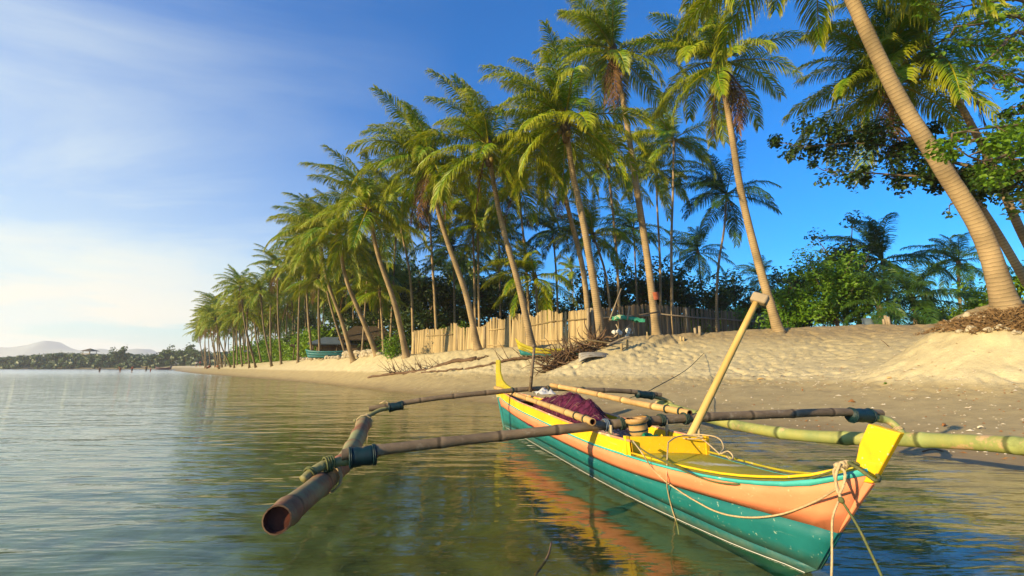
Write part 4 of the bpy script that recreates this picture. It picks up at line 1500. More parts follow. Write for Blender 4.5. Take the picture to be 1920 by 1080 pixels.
def drift(label, uv, r0, r1, lift=.06, twigs=0, seed=0, name='driftwood'):
    rr = random.Random(seed)
    P = [on_ground(u, v) + Vector((0, 0, lift)) for u, v in uv]
    root = thing(name, label, 'driftwood', P[0])
    b = MB()
    Q = curve_pts([p - P[0] for p in P], 22)
    b.tube([q + Vector((0, 0, rr.uniform(-.03, .04))) for q in Q], [r0 + (r1 - r0) * i / 21 for i in range(22)], 8, jit=.16)
    b.build('trunk', M['driftwood'], root)
    if twigs:
        t = MB()
        for k in range(twigs):
            s = Q[rr.randrange(6, 16)] + P[0]
            d = Vector((rr.uniform(-.9, -.1), rr.uniform(-.2, .3), rr.uniform(.25, .75)))
            t.tube([q - P[0] for q in wander(rr, s, d, rr.uniform(.6, 1.5), 5, .2)], [.022, .02, .016, .012, .008, .004], 4)
        t.build('twigs', M['driftwood'], root, kind='stuff')
    return root


drift('long dark fallen branch with a spray of twigs on the sand beyond the stern', [(690, 709), (745, 703), (800, 693), (845, 682), (893, 673)], .06, .13, twigs=34, seed=1)
drift('short forked dark branch beyond the tip of the long fallen branch', [(893, 676), (908, 672), (917, 668)], .06, .03, seed=2)
drift('thin dark log on the sand just behind the boat stern fin', [(872, 694), (915, 686), (960, 677), (1000, 672), (1035, 667)], .05, .10, twigs=6, seed=3)
drift('pale weathered branch flat on the sand below the long fallen branch', [(790, 699), (830, 697), (868, 694)], .05, .04, seed=4)


def root_pile():
    rr = random.Random(22)
    c = at_y(1066, 655, 22.3); c.z = gz(c.x, c.y)
    root = thing('root_pile', 'tangled heap of dark dead roots on the sand by the fence corner', 'roots', c)
    b = MB()
    for k in range(260):
        q = rr.random()
        s = Vector((rr.uniform(-1.2, 1.5), rr.uniform(-.8, .6), rr.uniform(0, .62)))
        s.z += gz(c.x + s.x, c.y + s.y) - c.z
        d = Vector((rr.uniform(-1, 1), rr.uniform(-.6, .3), rr.uniform(-.25, .6)))
        r = rr.uniform(.012, .06)
        pts = wander(rr, s + c, d, rr.uniform(.5, 1.5), 6, .35)
        b.tube([p - c for p in pts], [r * (1 - .12 * i) for i in range(7)], 5, jit=.1)
    b.build('roots', M['driftwood'], root, kind='stuff')


root_pile()


def plank_thing(label, p0, p1, w, h, m, name='loose_plank'):
    p0, p1 = Vector(p0), Vector(p1)
    d = p1 - p0
    q = d.to_track_quat('X', 'Z')
    root = link(name, None)
    b = MB(); b.box((0, 0, 0), d.length, w, h, None)
    C.objects.unlink(root); bpy.data.objects.remove(root)
    o = b.build(name, m, None, False, label, 'plank')
    o.location = (p0 + p1) / 2
    o.rotation_euler = q.to_euler()
    return o


plank_thing('pale board leaning over the root heap beside the palm at the fence corner', at_y(1098, 637, 20.5), at_y(1142, 643, 20.9), .22, .05, M['slat'])
plank_thing('brown board propped up right of the root heap', at_y(1140, 646, 20.4), at_y(1180, 631, 21.0), .16, .05, M['post'])


def net_rack():
    c = at_y(1178, 628, 23.5); c.z = gz(c.x, c.y)
    root = thing('net_rack', 'rickety rack draped with a green fishing net by the banded palm', 'rack', c)
    rr = random.Random(3)

    def lp(u, v, y=23.5):
        return at_y(u, v, y) - c
    for a, b_ in (((1152, 632), (1186, 605)), ((1192, 634), (1183, 598)), ((1168, 634), (1155, 608)), ((1187, 632), (1189, 615)), ((1143, 600), (1165, 541)), ((1176, 600), (1180, 574))):
        m = MB(); m.tube([lp(*a, 23.5 + rr.uniform(-.3, .3)), lp(*b_)], [.045, .03], 6); m.build('pole', M['post'], root)
    m = MB(); m.tube([lp(1142, 600), lp(1190, 592), lp(1235, 585)], .04, 6); m.build('crossbar', M['bamboo_old'], root)
    m = MB()
    n = 22
    vs, fs = [], []
    for i in range(n):
        for j in range(7):
            q = i / (n - 1); k = j / 6
            base = lp(1146 + 62 * q, 596 - 3 * math.sin(q * 5))
            ang = (k - .5) * 3.6
            vs.append(base + Vector((rr.uniform(-.03, .03), math.sin(ang) * .22, (math.cos(ang) - 1) * .17 + .06 + rr.uniform(-.04, .04))))
    for i in range(n - 1):
        for j in range(6):
            a = i * 7 + j
            fs.append((a, a + 1, a + 8, a + 7))
    m.add(vs, fs); m.build('net', M['netgreen'], root)
    m = MB()
    for k in range(9):
        m.blob(lp(1150 + rr.uniform(0, 38), 628 + rr.uniform(-10, 5), 23.5 + rr.uniform(-.4, .4)), rr.uniform(.06, .14), k, 5, .3)
    m.build('buoys', M['cloth'], root, False)


net_rack()

STK = 'short stakes driven into the upper beach'
for k, (u, v0, v1, y, r, lab) in enumerate([
        (1166, 656, 643, 17.5, .05, 'left of two short stakes below the green net rack'), (1176, 654, 638, 17.6, .05, 'right of two short stakes below the green net rack'),
        (1214, 634, 619, 22, .03, 'thin brown stick standing left of the banded palm foot'), (1277, 640, 632, 19.0, .045, 'left of two tiny pale stakes in the open sand'),
        (1282, 640, 634, 19.0, .045, 'right of two tiny pale stakes in the open sand'), (1304, 624, 612, 26, .08, 'left grey stump before the dark fence'), (1312, 628, 612, 26, .08, 'right grey stump before the dark fence'),
        (1657, 606, 596, 16.2, .04, 'shortest of three stakes beside the grey blue sheet'), (1662, 606, 589, 16.2, .05, 'middle of three stakes beside the grey blue sheet'), (1667, 605, 590, 16.3, .05, 'right one of three stakes beside the grey blue sheet')]):
    p = on_ground(u, v0, 6)
    if p.y > y + 6:
        p = at_y(u, v0, y)
    z0 = gz(p.x, p.y) - .1
    hh = (v0 - v1) / F * p.y + .1
    r *= p.y / y
    m = MB(); m.tube([(0, 0, 0), (rnd.uniform(-.02, .02), 0, hh)], r, 7)
    o = m.build('stake', M['slat'] if k < 5 else M['post'], None, True, lab, 'stake', STK)
    o.location = (p.x, p.y, z0)

def sheet():
    p = at_y(1643, 600, 25.5)
    m = MB()
    n = 12
    vs, fs = [], []
    for i in range(n):
        for j in range(4):
            x = (i / (n - 1) - .5) * 1.4
            vs.append((x, .12 * math.sin(i * 1.3) + .05 * j, j / 3 * .75 + .05 * math.sin(i * .9) * j / 3 - .1))
    for i in range(n - 1):
        for j in range(3):
            a = i * 4 + j; fs.append((a, a + 4, a + 5, a + 1))
    m.add(vs, fs)
    o = m.build('ground_sheet', M['tarp'], None, True, 'grey blue sheet hung low at the back of the beach', 'tarp')
    o.location = (p.x, p.y, gz(p.x, p.y))
    md = o.modifiers.new('thickness', 'SOLIDIFY'); md.thickness = .015


sheet()

# rocks and fibre at the root mound
RK = [(1772, 618, .10), (1823, 622, .17), (1800, 624, .09), (1856, 622, .15), (1874, 623, .13), (1890, 620, .10), (1905, 622, .12), (1818, 595, .16), (1832, 593, .12), (1842, 598, .1)]
for k, (u, v, r) in enumerate(RK):
    g = on_ground(u, v, 6)
    r *= .72
    m = MB(); m.blob((0, 0, 0), r, 90 + k, 6, .28, (1.3, 1, .75))
    o = m.build('coral_rock', M['rock'], None, False, 'pale coral rock lying along the foot of the root mound' if k < 7 else 'pale coral rock on the crest left of the root mound', 'rock',
                'rocks at the foot of the mound' if k < 7 else 'rocks on the crest by the mound')
    o.location = g + Vector((0, 0, r * .25))


def fibres():
    rr = random.Random(17)
    m = MB()
    top = spl([1700, 1740, 1780, 1820, 1850, 1880, 1900, 1960], [622, 613, 604, 596, 584, 576, 574, 574])
    n = 0
    while n < 4200:
        u = rr.uniform(1712, 1960)
        v = rr.uniform(573, 623 - max(0, u - 1850) * .05)
        if v < float(top(np.array([u]))[0]) or rr.random() > .25 + (u - 1712) / 150:
            continue
        g = on_ground(u, v, 6, 18)
        x, y = g.x, g.y
        n += 1
        z = gz(x, y)
        d = Vector((rr.uniform(-1, 1), rr.uniform(-1, .4), rr.uniform(-.1, .5))).normalized()
        l = rr.uniform(.06, .26)
        s = d.orthogonal().normalized() * rr.uniform(.004, .010)
        p = Vector((x, y, z - .01))
        m.add([p - s, p + s, p + d * l * .6 + s * .7 + Vector((0, 0, .02)), p + d * l - Vector((0, 0, .03))], [(0, 1, 2), (0, 2, 3)])
    m.build('root_fibres', M['palegrass'], None, False, kind='stuff')


fibres()


def litter():
    """broken coral, shells and bark flakes strewn over the sand"""
    rr = random.Random(41)
    m, d = MB(), MB()
    q = np.random.RandomState(41)
    Y = 6 + 22 * q.rand(40000) ** 1.7
    X = (q.rand(40000) * 1.6 - .4) * Y * 1.1 + 1
    Z = ground(X, Y)
    ok = (Z > .05) & (((Z > .75) & (Z < 1.25)) | (q.rand(40000) < .3))
    for x, y, z in list(zip(X[ok], Y[ok], Z[ok]))[:3600]:
        r = rr.uniform(.007, .024) * (1.6 if rr.random() < .08 else 1)
        b = m if rr.random() < .62 else d
        a = rr.uniform(0, 6.28)
        ca, sa = math.cos(a), math.sin(a)
        e = rr.uniform(1, 2.4)
        vs = [(x + (px * e * ca - py * sa) * r, y + (px * e * sa + py * ca) * r, z + pz * r) for px, py, pz in ((1, 0, 0), (0, 1, .1), (-1, 0, 0), (0, -1, .2), (.1, 0, .8))]
        b.add(vs, [(0, 1, 4), (1, 2, 4), (2, 3, 4), (3, 0, 4)])
    m.build('coral_bits', M['shell'], None, False, kind='stuff')
    d.build('bark_flakes', M['dryleaf'], None, False, kind='stuff')


litter()
DL = [(1428, 713, .30, 'long yellowed palm leaflet lying on the smooth sand', 'bamboo'), (1505, 733, .20, 'brown dry leaf on the smooth sand right of the oar', 'dryleaf'), (1597, 757, .18, 'rust brown leaf on the sand above the right arm end', 'dryleaf'),
      (1660, 720, .16, 'small green leaf on the sand above the right arm end', 'leaf'), (1668, 710, .22, 'pale leaf blade on the sand near the dry zone edge', 'bamboo'), (1750, 850, .34, 'dark sodden stick on the wet sand below the right float', 'driftwood'),
      (1300, 726, .35, 'thin dry twig on the sand near the rear arm end', 'dryleaf'), (1660, 650, .25, 'small upright dry twig on the upper sand', 'driftwood'), (1770, 801, .18, 'brown leaf curled on the sand right of the float', 'dryleaf'), (1840, 805, .14, 'lump of pale coral right of the bow top', 'shell')]
for k, (u, v, l, lab, mt) in enumerate(DL):
    g = on_ground(u, v)
    m = MB()
    a = k * 1.3
    pts = [Vector((math.cos(a) * l * (t - .5), math.sin(a) * l * .3 * (t - .5), .02 + .03 * math.sin(t * 3.1) + (t * l if 'upright' in lab else 0))) for t in (0, .3, .6, 1)]
    m.tube(pts, [.008, .026, .022, .004] if 'leaf' in lab else [.014, .012, .012, .008], 5)
    o = m.build('twig' if 'twig' in lab or 'stick' in lab else 'coral_lump' if 'coral' in lab else 'fallen_leaf', M[mt], None, True, lab, 'twig' if 'twig' in lab or 'stick' in lab else 'coral' if 'coral' in lab else 'leaf')
    o.location = g
#@@PART4

# ------------------------------------------------------------------ the outrigger boat
BB = Vector((1.89, 3.18, 0))                       # where the stem meets the water
ax = Vector((.26, -.966, 0)).normalized()           # towards the bow
nl = Vector((ax.y, -ax.x, 0))                       # towards the sea side (left)
HEEL = .0
_off = spl([-1, 5.0, 6.3, 7.2, 8.0], [0, 0, .04, .10, .17])


def BP(a, w, z):
    """boat frame -> place: a metres aft of the stem, w to the left, z above water"""
    p = BB - ax * a + nl * (w + float(_off(np.array([a]))[0]))
    return Vector((p.x, p.y, z))


boat = thing('outrigger_boat', 'teal, salmon and yellow outrigger boat moored in the shallows', 'boat', (BB.x, BB.y, 0))


def bpart(mb, name, m, smooth=True, parent=None, label=None, kind=None):
    """mesh builder in place coordinates -> part of the boat"""
    o0 = Vector(boat.location)
    mb.v = [tuple(Vector(p) - o0) for p in mb.v]
    o = mb.build(name, M[m], parent or boat, smooth, label, None, None, kind)
    return o


NS = 44
_wl = spl([0, .42, .92, 1.75, 2.6, 3.4, 5.0, 5.9, 7.42], [.0, .105, .17, .235, .25, .235, .175, .12, 0])
_ws = spl([-.262, .1, .85, 1.9, 2.9, 4.1, 5.2, 6.5, 7.62], [.0, .125, .245, .325, .345, .335, .28, .17, 0])
_wt = spl([-.50, -.2, .3, 1, 2, 3.3, 4.6, 6.0, 7.2, 7.8], [.0, .12, .235, .345, .405, .430, .395, .28, .11, 0])
_zs = spl([-.262, .1, .85, 1.9, 2.9, 4.1, 5.2, 7.62], [.322, .325, .30, .265, .275, .30, .32, .42])
_zt = spl([-.50, -.43, -.22, .22, .88, 1.5, 2.3, 3.2, 4.2, 5.5, 6.8, 7.8], [.715, .688, .600, .502, .452, .438, .432, .455, .49, .515, .55, .60])
_k = np.linspace(0, 1, NS)
_k = _k + .06 * np.sin(2 * math.pi * _k) * -1 * .6


def line(a0, a1, wf, zf, lip=0, dz=0):
    a = a0 + (a1 - a0) * _k
    w = np.maximum(wf(a), .021) if callable(wf) else np.full(NS, wf)
    z = zf(a) if callable(zf) else np.full(NS, zf)
    return [(float(a[i]), float(w[i]) + lip, float(z[i]) + dz) for i in range(NS)]


LK = line(.22, 7.2, spl([.22, 1, 3, 5, 7.2], [.004, .03, .05, .04, .004]), -.12)
LW = line(0, 7.42, _wl, spl([0, .3, 3, 7, 7.42], [.0, .0, .0, .0, .0]))
LC = line(-.09, 7.46, lambda a: (_wl(np.clip(a + .04, 0, 7.42)) + .040 * np.sin(np.clip((a + .09) / 7.5, 0, 1) * math.pi) ** .5), spl([-.1, .4, 1.2, 3, 6, 7.5], [.055, .075, .10, .115, .10, .05]))
LS = line(-.262, 7.62, _ws, _zs)
LT = line(-.50, 7.8, _wt, _zt)


def strip(l0, l1, side, lift=0.0, rows=1):
    b = MB()
    vs = []
    for r in range(rows + 1):
        q = r / rows
        for p0, p1 in zip(l0, l1):
            a, w, z = [p0[k] * (1 - q) + p1[k] * q for k in range(3)]
            belly = .018 * math.sin(math.pi * q) * min(1, w * 6) * (rows > 1)
            vs.append(BP(a, (w + lift + belly) * side, z))
    fs = []
    for r in range(rows):
        for i in range(NS - 1):
            a = r * NS + i
            f = (a, a + 1, a + NS + 1, a + NS)
            fs.append(f if side < 0 else f[::-1])
    b.add(vs, fs)
    return b


hullpts, hullf = [], []
for side in (1, -1):
    for l0, l1, nm, mt, rows in ((LK, LW, 'keel_plank', 'keel', 1), (LW, LC, 'chine_plank', 'teal_shaded', 1), (LC, LS, 'lower_plank', 'teal', 3), (LS, LT, 'side_plank', 'salmon', 3)):
        b = strip(l0, l1, side, 0, rows)
        if side > 0:
            o = len(hullpts)
            hullpts += [Vector(p) for p in b.v]
            hullf += [tuple(i + o for i in f) for f in b.f]
        o = bpart(b, nm, mt)
        md = o.modifiers.new('thickness', 'SOLIDIFY'); md.thickness = .018; md.offset = -1
    # pale waterline bead along the chine and the aqua rubbing strip under the rail
    b = MB(); b.tube([BP(a, (w + .004) * side, z + .004) for a, w, z in LW[:-1]], .0028, 5); bpart(b, 'waterline_bead', 'cloth')
    T0 = [(a, w, z + .003 - .016 * max(0, min(1, (.5 - a) / .7))) for a, w, z in LT]; T1 = [(a, w + .003, z + .022) for a, w, z in LT]
    b = strip(T0, T1, side, .007, 1); o = bpart(b, 'rubbing_strip', 'aqua'); md = o.modifiers.new('thickness', 'SOLIDIFY'); md.thickness = .018; md.offset = -1
    # yellow edge of the fore deck
    D0 = [(a, w - .004, z + .018) for a, w, z in LT if a < 1.62]
    b = MB(); b.tube([BP(a, (w - .004) * side, z + .032) for a, w, z in D0[1:]], [.010] * (len(D0) - 1), 5); bpart(b, 'deck_edge', 'yellow' if side > 0 else 'deckpaint')
    # yellow washboard from the coaming to the stern
    idx = [i for i in range(NS) if LT[i][0] >= 1.50]
    b = MB()
    r0 = [(LT[i][0], LT[i][1] - .002, LT[i][2] + .018) for i in idx]
    r1 = [(LT[i][0], LT[i][1] + .012, LT[i][2] + .155 + .03 * max(0, (LT[i][0] - 5.5) / 2)) for i in idx]
    m_ = len(idx)
    b.add([BP(a, w * side, z) for a, w, z in r0] + [BP(a, w * side, z) for a, w, z in r1] + [BP(a, max(w - .022, .002) * side, z) for a, w, z in r1] + [BP(a, max(w - .022, .002) * side, z) for a, w, z in r0],
          [f if side > 0 else f[::-1] for k in range(3) for f in [(k * m_ + i, k * m_ + i + 1, (k + 1) * m_ + i + 1, (k + 1) * m_ + i) for i in range(m_ - 1)]])
    bpart(b, 'washboard', 'yellow', False)
    b = MB(); b.tube([BP(a, (w - .010) * side, z + .004) for a, w, z in r1], .014, 5); bpart(b, 'cap_rail', 'pinkcap')
    # inner ceiling planks
    b = strip([(a, max(w - .035, .002), z) for a, w, z in LS if 1.6 < a < 7.2], [(a, max(w - .03, .002), z) for a, w, z in LT if 1.6 < a < 7.2], side) if False else MB()
    i2 = [i for i in range(NS) if 1.6 < LT[i][0] < 6.6]
    q0 = [BP(LS[i][0], (LS[i][1] - .03) * side, LS[i][2]) for i in i2]; q1 = [BP(LT[i][0], (LT[i][1] - .028) * side, LT[i][2] + .02) for i in i2]
    b.add(q0 + q1, [(i, i + 1, len(i2) + i + 1, len(i2) + i) for i in range(len(i2) - 1)])
    bpart(b, 'inner_plank', 'inner')

# floor, decks
def deck(a0, a1, lift, name, mt, n=16, wf=None, camber=.02):
    b = MB(); vs = []
    m = 7
    for i in range(n):
        a = a0 + (a1 - a0) * i / (n - 1)
        w = max(float(_wt(np.array([a]))[0]) - .006, .003) if wf is None else wf(a)
        z = float(_zt(np.array([a]))[0]) + lift if wf is None else lift
        for j in range(m):
            q = -1 + 2 * j / (m - 1)
            vs.append(BP(a, w * q, z + camber * (1 - q * q)))
    b.add(vs, [(i * m + j, i * m + j + 1, (i + 1) * m + j + 1, (i + 1) * m + j) for i in range(n - 1) for j in range(m - 1)])
    return bpart(b, name, mt)


deck(-.47, 1.52, .022, 'fore_deck', 'deckpaint', 22)
deck(6.05, 7.75, .10, 'stern_deck', 'purple_deck', 14)
deck(1.55, 6.1, .10, 'floor_boards', 'inner', 20, wf=lambda a: float(_ws(np.array([a]))[0]) - .07, camber=0)

# coaming board across the front of the cockpit
b = MB(); q = BP(1.5, 0, .545); _sk = Matrix.Rotation(-.27, 3, 'Z')
rotb = Matrix(((nl.x, -ax.x, 0), (nl.y, -ax.y, 0), (0, 0, 1)))
b.box(q, .78, .030, .165, _sk @ rotb.to_3x3()); bpart(b, 'coaming_board', 'yellow', False)
for w, aa in ((.385, 1.605), (-.365, 1.40)):
    b = MB(); b.box(BP(aa, w, .545), .035, .05, .175, rotb.to_3x3()); bpart(b, 'coaming_post', 'yellow', False)


# stem: raked timber from the forefoot to the yellow post
def slab(profile_front, profile_back, thick, name, mt, taper=1.0):
    """upright timber in the boat's middle plane given by its fore and aft edges (a, z)"""
    b = MB(); n = len(profile_front); vs = []
    for (a0, z0), (a1, z1) in zip(profile_front, profile_back):
        for a, w, z in ((a0, thick * .38, z0), (a1, thick * .5, z1), (a1, -thick * .5, z1), (a0, -thick * .38, z0)):
            vs.append(BP(a, w, z))
    fs = []
    for i in range(n - 1):
        for k in range(4):
            fs.append((i * 4 + k, i * 4 + (k + 1) % 4, (i + 1) * 4 + (k + 1) % 4, (i + 1) * 4 + k))
    fs += [(3, 2, 1, 0), tuple((n - 1) * 4 + k for k in range(4))]
    b.add(vs, fs)
    o = bpart(b, name, mt, False)
    md = o.modifiers.new('edge', 'BEVEL'); md.width = .006; md.segments = 2
    return o


slab([(.26, -.12), (.006, -.005), (-.131, .157), (-.262, .320)], [(.5, -.12), (.10, .0), (-.05, .15), (-.215, .320)], .040, 'lower_stem', 'teal')
slab([(-.262, .321), (-.329, .41), (-.399, .51), (-.508, .655)], [(-.22, .321), (-.285, .41), (-.355, .51), (-.455, .655)], .040, 'middle_stem', 'salmon')
slab([(-.512, .660), (-.563, .742), (-.615, .825), (-.696, .953)], [(-.405, .650), (-.428, .742), (-.468, .862), (-.534, .982)], .05, 'stem_post', 'yellow')
# stern fin
slab([(6.95, .70), (7.02, .86), (7.35, .92), (7.60, 1.02), (7.74, 1.18), (7.78, 1.45)], [(7.96, .6), (7.99, .84), (8.0, .95), (8.02, 1.05), (8.03, 1.2), (8.03, 1.46)], .05, 'stern_fin', 'deckpaint')
slab([(7.2, -.12), (7.42, .0), (7.6, .3), (7.78, .6)], [(7.3, -.12), (7.5, 0), (7.7, .3), (7.9, .6)], .05, 'stern_post', 'teal')


def bamboo(mb, pts, r, n=10, node=.42, seg=60, hollow=False):
    """culm with swollen nodes"""
    P = curve_pts(pts, seg)
    L = sum((P[i + 1] - P[i]).length for i in range(seg - 1))
    rad, d = [], 0
    for i in range(seg):
        if i:
            d += (P[i] - P[i - 1]).length
        f = (d / node) % 1
        rr_ = r if not hasattr(r, '__len__') else r[0] + (r[1] - r[0]) * i / (seg - 1)
        rad.append(rr_ * (1 + .10 * math.exp(-((f - .5) / .05) ** 2) - .02 * math.cos(6.28 * f)))
    mb.tube(P, rad, n, not hollow)
    return P, rad


def T(*uvy):
    return [at_y(*q) for q in uvy]


# side rails
b = MB(); P, rd = bamboo(b, T((929, 727, 10.75), (985, 746, 8.4), (1045, 767, 6.5), (1111, 791, 5.02)), [.045, .040], 12, .75, 80, True)
left_rail = bpart(b, 'side_rail', 'bamboo')
b = MB(); P2, rd2 = bamboo(b, T((1034, 722, 9.2), (1100, 735, 7.9), (1200, 757, 6.3), (1293, 775, 5.38)), [.045, .042], 12, .75, 80, True)
right_rail = bpart(b, 'side_rail', 'bamboo')


def culm_end(P, r, wall, parent, depth=.09, m='bamboo', mi='hollow'):
    """open cut end of a bamboo culm: rim ring, inner wall and the node inside"""
    d = (P[-1] - P[-2]).normalized()
    u = d.orthogonal().normalized(); w = d.cross(u)
    n = 16
    ring = lambda c, rad: [c + (u * math.cos(6.2832 * k / n) + w * math.sin(6.2832 * k / n)) * rad for k in range(n)]
    e = P[-1]
    b = MB()
    vs = ring(e, r) + ring(e + d * .002, r - wall) + ring(e - d * .02, r - wall)
    b.add(vs, [(k, (k + 1) % n, n + (k + 1) % n, n + k) for k in range(n)])
    bpart(b, 'rim', m, False, parent)
    b = MB()
    vs = ring(e + d * .001, r - wall - .001) + ring(e - d * depth, (r - wall) * .93) + [e - d * depth]
    b.add(vs, [(k, (k + 1) % n, n + (k + 1) % n, n + k) for k in range(n)] + [(n + k, n + (k + 1) % n, 2 * n) for k in range(n)])
    bpart(b, 'hollow', mi, False, parent)


culm_end(P, rd[-1], .009, left_rail)
culm_end(P2, rd2[-1], .009, right_rail)

# arms
FA = T((641, 853, 4.42), (760, 838, 4.62), (900, 822, 4.86), (1105, 800, 5.13), (1290, 784, 5.42), (1450, 777, 5.75), (1580, 773, 6.05), (1652, 775, 6.25))
b = MB(); PA, ra = bamboo(b, FA, [.052, .050], 12, .62, 110, True); front_arm = bpart(b, 'outrigger_arm', 'bamboo_old')
culm_end(PA, ra[-1], .011, front_arm, m='bamboo_old')
culm_end(PA[::-1], ra[0], .011, front_arm, m='bamboo_old')
RA = T((692, 767, 8.45), (800, 749, 8.75), (930, 735, 9.05), (1000, 729, 9.25), (1110, 731, 9.55), (1190, 735, 9.8), (1239, 741, 10.0))
b = MB(); PR, rr2 = bamboo(b, RA, [.046, .048], 12, .62, 90, True); rear_arm = bpart(b, 'outrigger_arm', 'bamboo_old')
culm_end(PR, rr2[-1], .011, rear_arm, m='bamboo_old')
culm_end(PR[::-1], rr2[0], .011, rear_arm, m='bamboo_old')

# floats
LF = T((519, 975, 3.20), (565, 938, 3.75), (612, 899, 4.5), (645, 866, 5.25), (668, 826, 6.4), (684, 790, 8.0))
b = MB(); PL, rl = bamboo(b, LF[::-1], [.112, .094], 18, .85, 110, True)
left_float = bpart(b, 'outrigger_float', 'bamboo_brown', True, None, 'brown float with a hollow open end on the sea side')
culm_end(PL, rl[-1], .010, left_float, .05, 'driftwood', 'hollow')
culm_end(PL[::-1], rl[0], .014, left_float, .1, 'bamboo_brown')
RF = T((1234, 757, 10.4), (1300, 776, 9.3), (1380, 797, 8.2), (1500, 816, 7.15), (1600, 822, 6.55), (1700, 824, 6.0), (1830, 830, 5.3), (1990, 842, 4.6))
b = MB(); PF, rf = bamboo(b, RF, [.088, .088], 16, .9, 110, True)
right_float = bpart(b, 'outrigger_float', 'bamboo_green', True, None, 'faded green float on the beach side')
culm_end(PF, rf[-1], .014, right_float, .2, 'bamboo_green')
culm_end(PF[::-1], rf[0], .014, right_float, .1, 'bamboo_green')

# curved connectors between arms and floats, dark wrappings and cord lashings
def lash(pts_c, d, r, n, name='lashing', m='cord', th=.008, parent=None, pitch=None):
    """a few turns of cord round a spar at the point pts_c with axis d"""
    b = MB()
    d = Vector(d).normalized(); u = d.orthogonal().normalized(); w = d.cross(u)
    P = []
    for k in range(n * 10 + 1):
        a = 6.2832 * k / 10
        P.append(Vector(pts_c) + d * ((k / (n * 10) - .5) * (pitch or th * 2.1) * n) + (u * math.cos(a) + w * math.sin(a)) * (r + th * .6))
    b.tube(P, th, 5)
    return bpart(b, name, m, True, parent)


def wrapping(P, r, i0, i1, extra=None):
    b = MB()
    pts = [P[i] for i in range(i0, i1 + 1)]
    if extra is not None:
        pts = [p + extra for p in pts]
    b.tube(pts, [r * (1 + .04 * ((k % 2) * 2 - 1)) for k in range(len(pts))], 14, True)
    root = bpart(b, 'wrapping', 'wrap')
    for q in (0, -1):
        lash(pts[q].lerp(pts[-1 - q], .08), pts[-1] - pts[0], r * 1.03, 2, 'cord_turns', 'wrap', .007, root)
    return root


cL = T((838 / 1.0, 835, 4.78), (760, 0, 0)) if False else None
b = MB(); CP, _ = bamboo(b, T((708, 849, 4.56), (668, 861, 4.50), (635, 866, 4.42), (606, 873, 4.34), (583, 886, 4.25), (569, 900, 4.18)), [.044, .040], 10, .2, 50); con1 = bpart(b, 'connector', 'connector')
b = MB(); b.tube(T((722, 843, 4.62), (708, 852, 4.58), (697, 861, 4.5), (690, 864, 4.46)), .012, 6); bpart(b, 'hook', 'bamboo_old', True, con1)
b = MB(); CP2, _ = bamboo(b, T((738, 763, 8.6), (712, 769, 8.45), (692, 779, 8.3), (664, 790, 8.15)), [.042, .030], 10, .3, 40); bpart(b, 'connector', 'connector')
b = MB(); CP3, _ = bamboo(b, T((1598, 783, 6.08), (1640, 784, 6.17), (1668, 790, 6.15), (1684, 803, 6.08), (1694, 818, 6.03)), [.052, .045], 10, .3, 40); bpart(b, 'connector', 'bamboo_green')
b = MB(); CP4, _ = bamboo(b, T((1206, 742, 9.85), (1236, 746, 10.0), (1254, 753, 10.1), (1268, 764, 9.9)), [.046, .034], 10, .3, 40); bpart(b, 'connector', 'connector')
down = Vector((0, 0, -.035))
wrapping(PA, .088, 1, 5, down)
wrapping(PA, .088, 100, 106, down)
wrapping(PR, .078, 5, 9, down)
wrapping(PR, .078, 80, 86, down)
lash(CP[31], CP[33] - CP[29], .06, 4, m='rope_green', th=.010); lash(CP[43], CP[45] - CP[41], .05, 2, m='rope_green', th=.009)
lash(PL[79], PL[81] - PL[77], .125, 4, m='rope_tan', th=.009)
lash(PL[4], PL[6] - PL[2], .125, 3, m='rope_tan', th=.009)
lash(CP2[28], CP2[30] - CP2[26], .036, 3, m='rope_tan', th=.008)
lash(CP3[34], CP3[36] - CP3[32], .05, 3, m='rope_tan', th=.007)
b = MB(); b.tube(T((689, 789, 7.9), (690, 806, 7.85), (688, 832, 7.8)), [.010, .009, .006], 5); bpart(b, 'loose_rope', 'rope_tan')
b = MB(); b.tube(T((712, 757, 8.5), (722, 752, 8.52), (730, 757, 8.55), (722, 762, 8.5)), .014, 5); bpart(b, 'knot', 'rope_tan')
for u in (1139, 1165, 1217, 1240, 1287):
    i = min(range(len(PA)), key=lambda j: abs(960 + F * PA[j].x / (PA[j].y * CT + (PA[j].z - H) * ST) - u))
    lash(PA[i], PA[i + 1] - PA[i - 1], .058, 3, m='cord' if u != 1139 else 'tarp', th=.009)
for P_, r_ in ((P, .043), (P2, .044)):
    lash(P_[-4], P_[-3] - P_[-5], r_, 2, th=.007); lash(P_[-9], P_[-8] - P_[-10], r_, 2, th=.007)
for q in (8, 10.2, 12.5):
    i = int(q * 5)
    lash(PR[i], PR[i + 1] - PR[i - 1], .052, 2, th=.007)
# struts that carry the arm on the hull sides
for u, v, y in ((1146, 812, 4.95), (1250, 800, 5.3), (1310, 800, 5.45)):
    b = MB(); p = at_y(u, v, y); b.tube([p + Vector((0, 0, .08)), p + Vector((0, 0, -.16))], .016, 6); bpart(b, 'arm_tie', 'rope_tan')

